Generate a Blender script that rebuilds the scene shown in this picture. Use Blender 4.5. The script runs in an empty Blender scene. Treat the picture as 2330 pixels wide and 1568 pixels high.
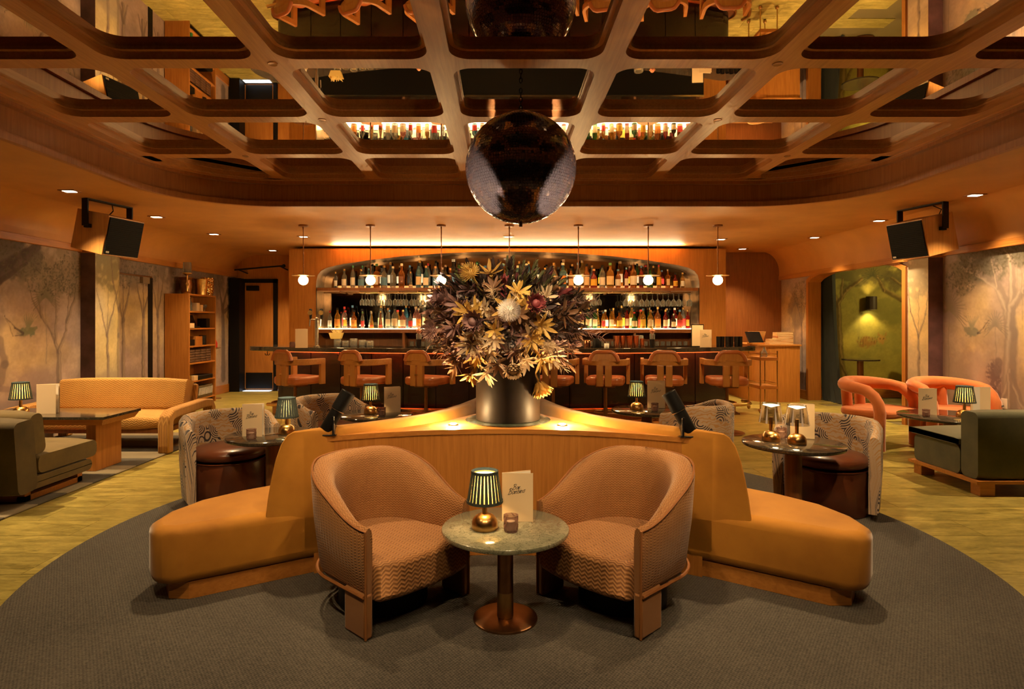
import bpy, bmesh, math, random
import numpy as np
from mathutils import Vector, Matrix, noise as mnoise
R = math.radians
sc = bpy.context.scene
C = sc.collection
# ------------------------------------------------------------------ camera
cam = bpy.data.cameras.new('camera'); camo = bpy.data.objects.new('camera', cam); C.objects.link(camo)
camo.location = (0, 0, 1.4); camo.rotation_euler = (R(90), 0, 0)
cam.sensor_width = 36; cam.lens = 1380 / 2330 * 36
cam.shift_x = (1165 - 1140) / 2330; cam.shift_y = (732 - 784) / 2330
cam.clip_start = .05
sc.camera = camo
# ------------------------------------------------------------------ world, exposure
w = bpy.data.worlds.new('world'); sc.world = w; w.use_nodes = True
w.node_tree.nodes['Background'].inputs[0].default_value = (.02, .012, .006, 1)
w.node_tree.nodes['Background'].inputs[1].default_value = .3
sc.view_settings.view_transform = 'Standard'; sc.view_settings.look = 'None'
sc.view_settings.gamma = 1; sc.view_settings.exposure = 0.12
sc.view_settings.use_curve_mapping = False
cy = sc.cycles
cy.use_denoising = True; cy.max_bounces = 5; cy.diffuse_bounces = 3; cy.glossy_bounces = 3
cy.transmission_bounces = 3; cy.transparent_max_bounces = 8
cy.caustics_reflective = False; cy.caustics_refractive = False; cy.sample_clamp_indirect = 6; cy.blur_glossy = .5
cy.use_light_tree = True; cy.use_adaptive_sampling = True; cy.adaptive_threshold = .15; cy.adaptive_min_samples = 8
WARM = (1, .68, .34); NEUT = (1, .80, .54)
def lamp(kind, loc, energy, color=WARM, target=None, size=.05, spot=None, blend=.5, sx=None, sy=None, rot=None, name='lamp'):
    l = bpy.data.lights.new(name, kind); l.energy = energy; l.color = color
    o = bpy.data.objects.new(name, l); C.objects.link(o); o.location = loc
    if kind == 'SPOT': l.spot_size = R(spot); l.spot_blend = blend; l.shadow_soft_size = size
    elif kind == 'POINT': l.shadow_soft_size = size
    elif kind == 'AREA':
        l.shape = 'RECTANGLE'; l.size = sx; l.size_y = sy
    if target is not None:
        o.rotation_euler = (Vector(target) - Vector(loc)).to_track_quat('-Z', 'Y').to_euler()
    if rot is not None: o.rotation_euler = rot
    return o
# downlights of the soffit: (x, y, strength)
DOWN = [(-4.48, 6.30, 1.0), (-4.46, 7.85, 1.0), (-4.45, 9.40, .8), (5.08, 6.50, 1.0), (5.08, 8.15, 1.0), (5.05, 9.77, .8),
        (4.50, 11.30, .9), (-3.15, 9.67, .5), (3.62, 9.98, .5), (.12, 9.67, .5),
        (-4.35, 11.55, .9), (-4.48, 4.75, 1.4), (5.08, 4.85, 1.4)]
for x, y, s in DOWN:
    lamp('SPOT', (x, y, 2.74), 330 * s, WARM, (x, y, 0), size=.03, spot=92, blend=1, name='downlight_beam')
# light slot on top of the bar wall, washing the ceiling
lamp('AREA', (.12, 10.78, 2.67), 105, (1, .70, .38), (.12, 10.0, 4), sx=6.2, sy=.08, name='cove_strip')
# fill spots added under the coffers to light flowers, seating and stools
FILL_SPOTS = [((-.40, 1.72, 3.0), 140, NEUT, (.05, 3.85, 1.40), 26, .7), ((.70, 1.72, 3.0), 140, NEUT, (.10, 3.85, 1.30), 26, .7),
         ((.155, 2.45, 3.02), 120, WARM, (.03, 2.75, 0), 95, .9), ((-1.47, 1.72, 3.02), 125, WARM, (-1.6, 3.1, .3), 75, .9), ((1.78, 1.72, 3.02), 125, WARM, (1.7, 3.1, .3), 75, .9),
         ((-.40, .65, 3.02), 110, WARM, (-.35, 3.4, .55), 60, .9), ((.70, .65, 3.02), 110, WARM, (.5, 3.4, .55), 60, .9),
         ((-1.47, 3.90, 3.02), 240, WARM, (-1.55, 3.6, .3), 80, .9), ((1.78, 3.90, 3.02), 240, WARM, (1.7, 3.6, .3), 80, .9), ((-2.56, 6.08, 3.02), 170, WARM, (-2.7, 5.6, 0), 90, .9), ((2.87, 6.08, 3.02), 170, WARM, (3.0, 5.6, 0), 90, .9),
         ((-1.47, 4.985, 3.04), 230, WARM, (-1.75, 7.7, .85), 55, .9), ((1.78, 4.985, 3.04), 230, WARM, (1.95, 7.7, .85), 55, .9)]
for p_, e_, c_, t_, s_, b_ in FILL_SPOTS: lamp('SPOT', p_, e_, c_, t_, size=.05, spot=s_, blend=b_, name='fill_beam')
# ------------------------------------------------------------------ mesh helpers
def link(name, me, parent=None):
    o = bpy.data.objects.new(name, me); C.objects.link(o)
    if parent: o.parent = parent
    return o
def tag(o, label=None, cat=None, group=None, kind=None):
    if label: o['label'] = label
    if cat: o['category'] = cat
    if group: o['group'] = group
    if kind: o['kind'] = kind
    return o
def thing(name, loc=(0, 0, 0), rz=0, label=None, cat=None, group=None, kind=None):
    o = bpy.data.objects.new(name, None); C.objects.link(o); o.location = loc; o.rotation_euler = (0, 0, rz)
    o.empty_display_size = .05
    return tag(o, label, cat, group, kind)
class MB:
    def __init__(s): s.v = []; s.f = []; s.uv = {}
    def add(s, vs, fs, uvs=None, M=None):
        b = len(s.v)
        for i, p in enumerate(vs):
            p = Vector(p)
            s.v.append(M @ p if M is not None else p)
            if uvs: s.uv[b + i] = uvs[i]
        s.f += [tuple(b + i for i in q) for q in fs]; return s
    def box(s, x0, x1, y0, y1, z0, z1, M=None):
        vs = [(x, y, z) for z in (z0, z1) for y in (y0, y1) for x in (x0, x1)]
        return s.add(vs, [(0, 2, 3, 1), (4, 5, 7, 6), (0, 1, 5, 4), (2, 6, 7, 3), (0, 4, 6, 2), (1, 3, 7, 5)], None, M)
    def cbox(s, c, d, M=None):
        return s.box(c[0]-d[0]/2, c[0]+d[0]/2, c[1]-d[1]/2, c[1]+d[1]/2, c[2]-d[2]/2, c[2]+d[2]/2, M)
    def lathe(s, prof, n=24, c=(0, 0, 0), M=None, a0=0, a1=2*math.pi):
        full = abs(a1 - a0 - 2*math.pi) < 1e-6; m = n if full else n + 1
        vs = []; fs = []; k = len(prof)
        for i in range(m):
            a = a0 + (a1 - a0) * i / n
            for r, z in prof: vs.append((c[0] + max(r, 1e-4)*math.cos(a), c[1] + max(r, 1e-4)*math.sin(a), c[2] + z))
        for i in range(n):
            j = (i + 1) % m
            for q in range(k - 1): fs.append((i*k+q, j*k+q, j*k+q+1, i*k+q+1))
        return s.add(vs, fs, None, M)
    def loft(s, rings, closed=True, cap=True, loop=False, M=None, uv=True):
        n = len(rings[0]); m = len(rings); vs = [p for r in rings for p in r]; fs = []
        for i in range(m if loop else m - 1):
            a = i*n; b = ((i+1) % m)*n
            for j in range(n if closed else n - 1):
                q = (j+1) % n; fs.append((a+j, a+q, b+q, b+j))
        if cap and closed and not loop:
            fs.append(tuple(range(n-1, -1, -1))); fs.append(tuple((m-1)*n + j for j in range(n)))
        us = []
        if uv:
            cu = 0
            for i, r in enumerate(rings):
                if i: cu += (Vector(r[n//2]) - Vector(rings[i-1][n//2])).length
                cv = 0
                for j, p in enumerate(r):
                    if j: cv += (Vector(p) - Vector(r[j-1])).length
                    us.append((cu, cv))
        return s.add(vs, fs, us or None, M)
    def tube(s, pts, r=.01, n=8, loop=False, M=None):
        pts = [Vector(p) for p in pts]; m = len(pts); rings = []; up = Vector((0, 0, 1))
        prev = None
        for i, p in enumerate(pts):
            a = pts[(i-1) % m] if (loop or i) else p; b = pts[(i+1) % m] if (loop or i < m-1) else p
            t = (b - a); t = t.normalized() if t.length > 1e-9 else Vector((0, 0, 1))
            if prev is None:
                u = t.cross(up); u = u if u.length > 1e-4 else t.cross(Vector((1, 0, 0)))
            else: u = prev - t * prev.dot(t); u = u if u.length > 1e-5 else t.cross(up)
            u.normalize(); prev = u; v = t.cross(u); rr = r[i] if isinstance(r, (list, tuple)) else r
            rings.append([p + (u*math.cos(2*math.pi*k/n) + v*math.sin(2*math.pi*k/n))*rr for k in range(n)])
        return s.loft(rings, True, True, loop, M)
    def prism(s, poly, z0, z1, M=None):
        n = len(poly); vs = [(x, y, z0) for x, y in poly] + [(x, y, z1) for x, y in poly]
        fs = [tuple(range(n-1, -1, -1)), tuple(range(n, 2*n))] + [(i, (i+1) % n, n+(i+1) % n, n+i) for i in range(n)]
        return s.add(vs, fs, None, M)
    def fanprism(s, poly, z0, z1, cen):
        n = len(poly); vs = [(x, y, z0) for x, y in poly] + [(x, y, z1) for x, y in poly] + [(cen[0], cen[1], z0), (cen[0], cen[1], z1)]
        fs = [(i, (i+1) % n, n+(i+1) % n, n+i) for i in range(n)] + [(2*n, (i+1) % n, i) for i in range(n)] + [(2*n+1, n+i, n+(i+1) % n) for i in range(n)]
        return s.add(vs, fs)
    def sphere(s, c, r, n=16, m=10, M=None, sz=1.0):
        prof = [(r*math.sin(math.pi*i/m), -r*sz*math.cos(math.pi*i/m)) for i in range(m+1)]
        return s.lathe(prof, n, c, M)
    def mesh(s, name, mat=None, smooth=True, ang=38):
        me = bpy.data.meshes.new(name); me.from_pydata([tuple(v) for v in s.v], [], s.f)
        if s.uv:
            l = me.uv_layers.new(name='UVMap'); li = np.zeros(len(me.loops), dtype=np.int32); me.loops.foreach_get('vertex_index', li)
            arr = np.zeros((len(s.v), 2), dtype=np.float32)
            for k, q in s.uv.items(): arr[k] = q
            l.data.foreach_set('uv', arr[li].ravel())
        bm = bmesh.new(); bm.from_mesh(me); bmesh.ops.recalc_face_normals(bm, faces=bm.faces); bm.to_mesh(me); bm.free()
        if smooth:
            me.polygons.foreach_set('use_smooth', [True]*len(me.polygons)); me.set_sharp_from_angle(angle=R(ang))
        if mat: me.materials.append(mat)
        return me
    def build(s, name, mat=None, parent=None, smooth=True, bevel=0, seg=2, sub=0, loc=None, rz=None, ang=38):
        o = link(name, s.mesh(name, mat, smooth, ang), parent)
        if bevel:
            b = o.modifiers.new('bevel', 'BEVEL'); b.width = bevel; b.segments = seg; b.limit_method = 'ANGLE'; b.angle_limit = R(35)
        if sub:
            b = o.modifiers.new('sub', 'SUBSURF'); b.levels = sub; b.render_levels = sub
        if loc: o.location = loc
        if rz is not None: o.rotation_euler = (0, 0, rz)
        return o
def copy_tree(o, parent=None):
    c = o.copy(); C.objects.link(c); c.parent = parent
    for ch in [q for q in o.children]: copy_tree(ch, c)
    return c
def rrect(x0, x1, y0, y1, r, n=6):
    if not isinstance(r, (list, tuple)): r = [r]*4
    out = []
    for (cx, cyy, rr, a) in ((x1, y1, r[0], 0), (x0, y1, r[1], 90), (x0, y0, r[2], 180), (x1, y0, r[3], 270)):
        sx = -1 if cx == x1 else 1; sy = -1 if cyy == y1 else 1
        for i in range(n+1):
            t = R(a + 90*i/n); out.append((cx + sx*rr + rr*math.cos(t), cyy + sy*rr + rr*math.sin(t)))
    return out
# ------------------------------------------------------------------ materials
class NT:
    def __init__(s, name):
        s.m = bpy.data.materials.new(name); s.m.use_nodes = True; s.t = s.m.node_tree; s.n = s.t.nodes
        s.b = s.n['Principled BSDF']; s.o = s.n['Material Output']
    def N(s, typ, **k):
        q = s.n.new(typ)
        for a, v in k.items():
            if a.startswith('i_'): q.inputs[a[2:].replace('_', ' ')].default_value = v
            else: setattr(q, a, v)
        return q
    def L(s, a, b): s.t.links.new(a, b)
    def math(s, op, a, b=None, c=None):
        q = s.N('ShaderNodeMath', operation=op)
        for i, x in enumerate((a, b, c)):
            if x is None: continue
            if isinstance(x, (int, float)): q.inputs[i].default_value = x
            else: s.L(x, q.inputs[i])
        return q.outputs[0]
    def mix(s, f, a, b):
        q = s.N('ShaderNodeMix', data_type='RGBA')
        for i, x in ((0, f), (6, a), (7, b)):
            if isinstance(x, (int, float)): q.inputs[i].default_value = x
            elif isinstance(x, tuple): q.inputs[i].default_value = (*x[:3], 1)
            else: s.L(x, q.inputs[i])
        return q.outputs[2]
    def coord(s, kind='Object', scale=(1, 1, 1)):
        tc = s.N('ShaderNodeTexCoord'); mp = s.N('ShaderNodeMapping'); mp.inputs['Scale'].default_value = scale
        s.L(tc.outputs[kind], mp.inputs[0]); return mp.outputs[0]
    def noise(s, vec, scale, detail=3, rough=.55, dist=0):
        q = s.N('ShaderNodeTexNoise'); q.inputs['Scale'].default_value = scale; q.inputs['Detail'].default_value = detail
        q.inputs['Roughness'].default_value = rough; q.inputs['Distortion'].default_value = dist
        s.L(vec, q.inputs['Vector']); return q.outputs[0]
    def ramp(s, f, lo, hi):
        q = s.N('ShaderNodeMapRange'); q.inputs[1].default_value = lo; q.inputs[2].default_value = hi; s.L(f, q.inputs[0]); return q.outputs[0]
    def bump(s, h, strength=.3, dist=.01):
        q = s.N('ShaderNodeBump'); q.inputs['Strength'].default_value = strength; q.inputs['Distance'].default_value = dist
        s.L(h, q.inputs['Height']); s.L(q.outputs[0], s.b.inputs['Normal'])
    def col(s, x):
        if isinstance(x, tuple): s.b.inputs['Base Color'].default_value = (*x[:3], 1)
        else: s.L(x, s.b.inputs['Base Color'])
    def set(s, **k):
        for a, v in k.items(): s.b.inputs[a.replace('_', ' ')].default_value = v
        return s
def plain(name, col, rough=.5, metal=0, var=0, vs=8, bump=0, bs=60, coat=0, emit=0, ecol=None, spec=.5):
    t = NT(name); t.set(Roughness=rough, Metallic=metal, Coat_Weight=coat, Specular_IOR_Level=spec)
    if var:
        v = t.coord(); n = t.ramp(t.noise(v, vs, 4), .3, .7)
        t.col(t.mix(n, tuple(c*(1-var) for c in col), tuple(min(1, c*(1+var)) for c in col)))
    else: t.col(col)
    if bump: t.bump(t.noise(t.coord(), bs, 3), bump, .004)
    if emit: t.set(Emission_Color=(*(ecol or col), 1), Emission_Strength=emit)
    return t.m
def wood(name, a, b, axis='z', rough=.42, s=1.0, coat=0, rnd=False):
    t = NT(name); sc3 = {'z': (22, 22, 1.1), 'x': (1.1, 22, 22), 'y': (22, 1.1, 22)}[axis]
    v = t.coord('Object', tuple(q*s for q in sc3))
    n = t.noise(v, 2.2, 5, .6, .6); n2 = t.noise(t.coord('Object', (1.3, 1.3, 1.3)), 1, 3)
    f = t.ramp(t.math('ADD', n, t.math('MULTIPLY', n2, .35)), .45, .85)
    if rnd:
        oi = t.N('ShaderNodeObjectInfo'); f = t.math('ADD', f, t.math('MULTIPLY', t.math('SUBTRACT', oi.outputs['Random'], .5), .5))
    t.col(t.mix(f, a, b)); t.set(Roughness=rough, Coat_Weight=coat, Coat_Roughness=.2); t.bump(n, .12, .002)
    return t.m
def herring(name, a, b, p=.035, q=.016, amp=.012, rough=.75, kind='UV', k=1.0):
    t = NT(name); v = t.coord(kind, (k, k, k)); sp = t.N('ShaderNodeSeparateXYZ'); t.L(v, sp.inputs[0])
    z = t.math('MULTIPLY', t.math('ABSOLUTE', t.math('SUBTRACT', t.math('FRACT', t.math('DIVIDE', sp.outputs[0], p)), .5)), 2*amp)
    sn = t.math('SINE', t.math('MULTIPLY', t.math('ADD', sp.outputs[1], z), 2*math.pi/q))
    n = t.noise(t.coord(), 5, 3)
    f = t.math('ADD', t.math('MULTIPLY', t.ramp(sn, -.5, .5), .55), t.math('MULTIPLY', n, .6))
    t.col(t.mix(t.ramp(f, .15, .95), a, b)); t.set(Roughness=rough, Sheen_Weight=.2, Sheen_Roughness=.4)
    t.bump(sn, .35, .003); return t.m
def velvet(name, a, b, rough=.8, vs=4, sheen=.25, weave=400):
    t = NT(name); n = t.noise(t.coord(), vs, 4, .6); fw = t.noise(t.coord(), weave, 2)
    f = t.math('ADD', t.math('MULTIPLY', t.ramp(n, .3, .7), .7), t.math('MULTIPLY', fw, .3))
    t.col(t.mix(f, a, b)); t.set(Roughness=rough, Sheen_Weight=sheen, Sheen_Roughness=.35); t.bump(fw, .2, .002); return t.m
def marble(name, a, b, vein, scale=3, rough=.12):
    t = NT(name); v = t.coord(); n = t.noise(v, scale, 5, .6, .8)
    c = t.mix(t.ramp(n, .3, .7), a, b)
    for sca, th in ((scale*1.6, .022), (scale*4, .016)):
        m = t.noise(v, sca, 6, .65, 1.6); d = t.math('ABSOLUTE', t.math('SUBTRACT', m, .5))
        c = t.mix(t.math('MULTIPLY', t.ramp(d, th, 0), .8), c, vein)
    t.col(c); t.set(Roughness=rough, Coat_Weight=.3, Coat_Roughness=.05); return t.m
def glass(name, col, tr=.6, rough=.05):
    t = NT(name); t.col(col); t.set(Roughness=rough, Specular_IOR_Level=.6)
    tp = t.N('ShaderNodeBsdfTransparent'); tp.inputs[0].default_value = (*[min(1, c*.55+.42) for c in col], 1)
    fr = t.N('ShaderNodeFresnel'); fr.inputs[0].default_value = 1.45
    mx = t.N('ShaderNodeMixShader')
    t.L(t.math('SUBTRACT', tr, t.math('MULTIPLY', fr.outputs[0], tr*.8)), mx.inputs[0]); t.L(t.b.outputs[0], mx.inputs[1]); t.L(tp.outputs[0], mx.inputs[2])
    t.L(mx.outputs[0], t.o.inputs[0]); return t.m
def glow(name, col, s, sampled=False):
    t = NT(name); t.m.cycles.emission_sampling = 'AUTO' if sampled else 'NONE'; t.col((0, 0, 0)); t.set(Emission_Color=(*col, 1), Emission_Strength=s, Roughness=.6); return t.m
K = {}
K['oak'] = wood('oak', (.35, .125, .020), (.50, .205, .040), 'z')
K['oakx'] = wood('oakx', (.35, .125, .020), (.50, .205, .040), 'x')
K['oaky'] = wood('oaky', (.35, .125, .020), (.50, .205, .040), 'y')
K['beam'] = wood('beam', (.42, .165, .045), (.58, .26, .085), 'y', .38)
K['walnut'] = wood('walnut', (.18, .060, .014), (.27, .10, .026), 'z', .4)
K['fascia'] = wood('fascia', (.28, .095, .020), (.40, .150, .036), 'z', .42)
K['soffit'] = plain('soffit', (.52, .235, .058), .55, 0, .10, 2.2, .04, 90)
K['black'] = plain('black', (.006, .0055, .0055), .5, spec=.2)
K['blackgloss'] = plain('blackgloss', (.01, .009, .01), .2)
K['brass'] = plain('brass', (.55, .33, .13), .28, 1, .12, 20)
K['bronze'] = plain('bronze', (.30, .15, .07), .35, 1, .15, 14)
K['copper'] = plain('copper', (.75, .33, .17), .2, 1)
K['steel'] = plain('steel', (.62, .58, .52), .25, 1)
K['gold'] = plain('gold', (.72, .46, .16), .3, 1, .2, 30)
K['mirror'] = plain('mirror', (.86, .76, .62), .012, 1)
K['darkmirror'] = plain('darkmirror', (.20, .15, .11), .06, 1, .3, 3)
K['cream'] = plain('cream', (.72, .52, .30), .6)
K['paper'] = plain('paper', (.80, .62, .40), .7)
K['white'] = plain('white', (.8, .76, .68), .5)
K['ink'] = plain('ink', (.02, .022, .03), .6)
K['darkwall'] = plain('darkwall', (.03, .015, .008), .7)
K['red'] = plain('red', (.45, .02, .02), .4)
K['leather'] = plain('leather', (.42, .115, .028), .36, 0, .25, 5, .1, 120, .15)
K['brownleather'] = plain('brownleather', (.115, .032, .012), .3, 0, .3, 5, .12, 120, .2)
K['clear'] = glass('clear', (.55, .53, .48), .78)
# ================================================================== the room
XL, XR, YB, ZS, ZC = -5.45, 5.5, 12.4, 2.76, 3.06
def struct(o): o['kind'] = 'structure'; return o
fm = NT('stone')
v = fm.coord('Object', (1, 3.5, 1)); oi = fm.N('ShaderNodeObjectInfo')
mp = fm.N('ShaderNodeVectorMath', operation='ADD'); cx = fm.N('ShaderNodeCombineXYZ'); fm.L(fm.math('MULTIPLY', oi.outputs['Random'], 40), cx.inputs[0]); fm.L(v, mp.inputs[0]); fm.L(cx.outputs[0], mp.inputs[1])
n1 = fm.noise(mp.outputs[0], 3.2, 6, .62, .7); n2 = fm.noise(mp.outputs[0], 14, 4, .6, 1.2)
f1 = fm.math('ADD', fm.math('MULTIPLY', n1, .65), fm.math('MULTIPLY', n2, .35))
cc = fm.mix(fm.ramp(f1, .35, .65), (.15, .120, .022), (.52, .42, .11))
cc = fm.mix(fm.math('MULTIPLY', oi.outputs['Random'], .30), cc, (.20, .165, .05))
fm.col(cc); fm.set(Roughness=.30, Specular_IOR_Level=.45); fm.bump(n2, .08, .003)
K['stone'] = fm.m
K['grout'] = plain('grout', (.13, .10, .035), .7)
fl = struct(MB().box(-6.2, 9.2, -4.2, 12.8, -.12, -.010).build('floor', K['grout'], smooth=False))
tile = MB().box(-.5985, .5985, -.1505, .1505, -.012, 0).mesh('floor_tile', K['stone'], False)
row = 0; y = 2.9; RC = (.08, 3.95, 2.70)
while y < 12.4:
    x = -6.0 + (.6 if row % 2 else 0) + .17*(row % 3)
    while x < 5.9:
        cxx, cyy = x, y
        inside = all(math.hypot(cxx + sx*.6 - RC[0], cyy + sy*.15 - RC[1]) < RC[2] - .03 for sx in (-1, 1) for sy in (-1, 1))
        if not inside and -5.9 < cxx and cyy < 12.3 and math.hypot(cxx, cyy) > 2:
            o = link('floor_tile', tile, fl); o.location = (cxx, cyy, 0)
        x += 1.2
    y += .304; row += 1
# ---- round carpet and the striped rug
cm = NT('carpet'); v = cm.coord(); sp = cm.N('ShaderNodeSeparateXYZ'); cm.L(v, sp.inputs[0])
wv = cm.math('MULTIPLY', cm.math('SINE', cm.math('MULTIPLY', sp.outputs[0], 420)), cm.math('SINE', cm.math('MULTIPLY', sp.outputs[1], 300)))
nn = cm.noise(v, 95, 3, .75); nb = cm.noise(v, 1.5, 3)
ff = cm.math('ADD', cm.math('MULTIPLY', nn, .7), cm.math('ADD', cm.math('MULTIPLY', wv, .12), cm.math('MULTIPLY', nb, .25)))
cm.col(cm.mix(cm.ramp(ff, .32, .72), (.018, .015, .012), (.125, .108, .086))); cm.set(Roughness=.95, Sheen_Weight=.15); cm.bump(ff, .6, .006)
K['carpet'] = cm.m
tag(MB().lathe([(0, 0), (2.70, 0), (2.715, .004), (2.71, .012), (2.69, .014), (0, .014)], 160).build('round_rug', K['carpet'], loc=(RC[0], RC[1], .0005)),
    'large round charcoal woven rug under the curved sofas and armchairs', 'rug')
rm = NT('striped_rug'); v = rm.coord(); sp = rm.N('ShaderNodeSeparateXYZ'); rm.L(v, sp.inputs[0])
st = rm.math('GREATER_THAN', rm.math('FRACT', rm.math('DIVIDE', sp.outputs[1], .62)), .5); nn = rm.noise(v, 160, 2)
rm.col(rm.mix(nn, rm.mix(st, (.05, .043, .035), (.20, .165, .10)), rm.mix(st, (.09, .08, .06), (.27, .22, .14)))); rm.set(Roughness=.95); rm.bump(nn, .4, .004)
tag(MB().box(-.94, .94, -1.75, 1.75, 0, .012).build('striped_rug', rm.m, loc=(-4.46, 5.85, .0005), bevel=.004),
    'flatwoven rug in dark and beige stripes under the wooden table', 'rug')
# ---- painted murals: a numpy canvas of vertex colours on a fine wall sheet
def vnoise(u, z, s, seed, octs=4):
    rs = np.random.RandomState(seed); out = np.zeros_like(u); amp = .5; tot = 0
    for o in range(octs):
        g = rs.rand(64, 64); x = (u*s + 31.7*o) % 64; y2 = (z*s + 17.3*o) % 64
        i = np.floor(x).astype(int) % 64; j = np.floor(y2).astype(int) % 64; fx = x - np.floor(x); fy = y2 - np.floor(y2)
        fx = fx*fx*(3-2*fx); fy = fy*fy*(3-2*fy); i2 = (i+1) % 64; j2 = (j+1) % 64
        out += amp*((g[i, j]*(1-fx)+g[i2, j]*fx)*(1-fy) + (g[i, j2]*(1-fx)+g[i2, j2]*fx)*fy); tot += amp; amp *= .5; s *= 2.1
    return out/tot
class Canvas:
    def __init__(s, u0, u1, z0, z1, step, seed=1):
        s.nu = int((u1-u0)/step)+1; s.nz = int((z1-z0)/step)+1
        s.u, s.z = np.meshgrid(np.linspace(u0, u1, s.nu), np.linspace(z0, z1, s.nz), indexing='ij')
        s.c = np.zeros(s.u.shape+(3,)); s.seed = seed
        s.jit = (vnoise(s.u, s.z, 14, seed+9, 2)-.5)
    def over(s, a, col):
        s.c[:] = s.c*(1-a[..., None]) + np.array(col)*a[..., None]
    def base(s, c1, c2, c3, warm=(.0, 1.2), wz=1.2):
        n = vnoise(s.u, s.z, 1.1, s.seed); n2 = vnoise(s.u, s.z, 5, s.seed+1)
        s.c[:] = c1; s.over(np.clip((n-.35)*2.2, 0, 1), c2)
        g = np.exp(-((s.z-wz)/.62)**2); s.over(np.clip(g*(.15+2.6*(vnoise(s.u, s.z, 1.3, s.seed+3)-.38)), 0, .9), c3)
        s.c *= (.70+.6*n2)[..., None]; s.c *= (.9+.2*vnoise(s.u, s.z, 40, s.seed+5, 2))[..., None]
    def win(s, x0, x1, y0, y1):
        u = s.u[:, 0]; z = s.z[0]; return slice(max(0, int(np.searchsorted(u, x0))-1), int(np.searchsorted(u, x1))+1), slice(max(0, int(np.searchsorted(z, y0))-1), int(np.searchsorted(z, y1))+1)
    def overw(s, w_, a, col):
        q = s.c[w_]; q[:] = q*(1-a[..., None]) + np.array(col)*a[..., None]
    def stroke(s, pts, w0, w1, col, a=.8, hl=None):
        m = len(pts)-1
        for k in range(m):
            (x0, y0), (x1, y1) = pts[k], pts[k+1]; wa = w0+(w1-w0)*k/m; wb = w0+(w1-w0)*(k+1)/m; mg = max(wa, wb)*1.3+.03
            w_ = s.win(min(x0, x1)-mg, max(x0, x1)+mg, min(y0, y1)-mg, max(y0, y1)+mg); U = s.u[w_]; Z = s.z[w_]
            if U.size == 0: continue
            dx, dy = x1-x0, y1-y0; L2 = dx*dx+dy*dy+1e-9
            t = np.clip(((U-x0)*dx+(Z-y0)*dy)/L2, 0, 1); wd = wa+(wb-wa)*t
            px = U-(x0+t*dx)+s.jit[w_]*.03; d = np.hypot(px, Z-(y0+t*dy))
            al = np.clip((wd-d)/(wd*.30+.004)+.2, 0, 1)*a
            s.overw(w_, al, col)
            if hl is not None: s.overw(w_, np.clip(1-np.abs(px-wd*.35)/(wd*.4+.002), 0, 1)*al*.7, hl)
    def cloud(s, cu, cz, ru, rz, col, a=.7, sc_=9, seed=0):
        w_ = s.win(cu-ru, cu+ru, cz-rz, cz+rz); U = s.u[w_]; Z = s.z[w_]
        if U.size == 0: return
        e = 1-np.hypot((U-cu)/ru, (Z-cz)/rz); n = vnoise(U, Z, sc_, s.seed+20+seed, 4)
        s.overw(w_, np.clip((e*1.1+(n-.5)*2.0)*2, 0, 1)*a*np.clip(e*4, 0, 1), col)
    def leaves(s, cu, cz, ru, rz, col, n=160, seed=0, a=.8):
        q = random.Random(seed+77)
        for i in range(n):
            r_ = math.sqrt(q.random()); t = q.uniform(0, 6.283); x = cu+ru*r_*math.cos(t); z = cz+rz*r_*math.sin(t); an = q.uniform(0, 6.283); l = q.uniform(.012, .03)
            k = q.uniform(.7, 1.25); s.stroke([(x, z), (x+l*math.cos(an), z+l*math.sin(an))], .011, .007, tuple(v*k for v in col), a*q.uniform(.4, 1))
    def palm(s, cu, cz, r, col, n=18, a=.75, droop=.35):
        for i in range(n):
            t = -.5+i*(math.pi+1)/(n-1); ex, ez = cu+r*math.cos(t), cz+r*math.sin(t)-droop*r*abs(math.cos(t))
            s.stroke([(cu, cz), ((cu+ex)/2, (cz+ez)/2+.06*r), (ex, ez)], .013, .007, col, a)
    def build(s, name, mapf, parent, mask=None, rough=.75):
        vs = mapf(s.u.ravel(), s.z.ravel()).astype(np.float32)
        i, j = np.meshgrid(np.arange(s.nu-1), np.arange(s.nz-1), indexing='ij'); b = (i*s.nz+j)
        fs = np.stack([b, b+s.nz, b+s.nz+1, b+1], -1).reshape(-1, 4)
        if mask is not None:
            uc = (s.u[:-1, :-1]+s.u[1:, 1:])/2; zc = (s.z[:-1, :-1]+s.z[1:, 1:])/2; fs = fs[~mask(uc, zc).ravel()]
        me = bpy.data.meshes.new(name); me.vertices.add(len(vs)); me.vertices.foreach_set('co', vs.ravel())
        me.loops.add(fs.size); me.loops.foreach_set('vertex_index', fs.ravel().astype(np.int32))
        me.polygons.add(len(fs)); me.polygons.foreach_set('loop_start', np.arange(0, fs.size, 4, dtype=np.int32))
        me.polygons.foreach_set('loop_total', np.full(len(fs), 4, dtype=np.int32)) if bpy.app.version < (4, 1) else None
        me.update(calc_edges=True)
        at = me.color_attributes.new('paint', 'FLOAT_COLOR', 'POINT'); rgba = np.ones((len(vs), 4), dtype=np.float32)
        rgba[:, :3] = np.clip(s.c.reshape(-1, 3), 0, 1); at.data.foreach_set('color', rgba.ravel())
        t = NT(name+'_paint'); a = t.N('ShaderNodeVertexColor', layer_name='paint'); t.col(a.outputs[0]); t.set(Roughness=rough, Specular_IOR_Level=.2)
        me.materials.append(t.m); return link(name, me, parent)
DK = (.07, .05, .052); TR = (.15, .11, .10); HL = (.44, .35, .27); FO = (.13, .115, .085)
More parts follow.
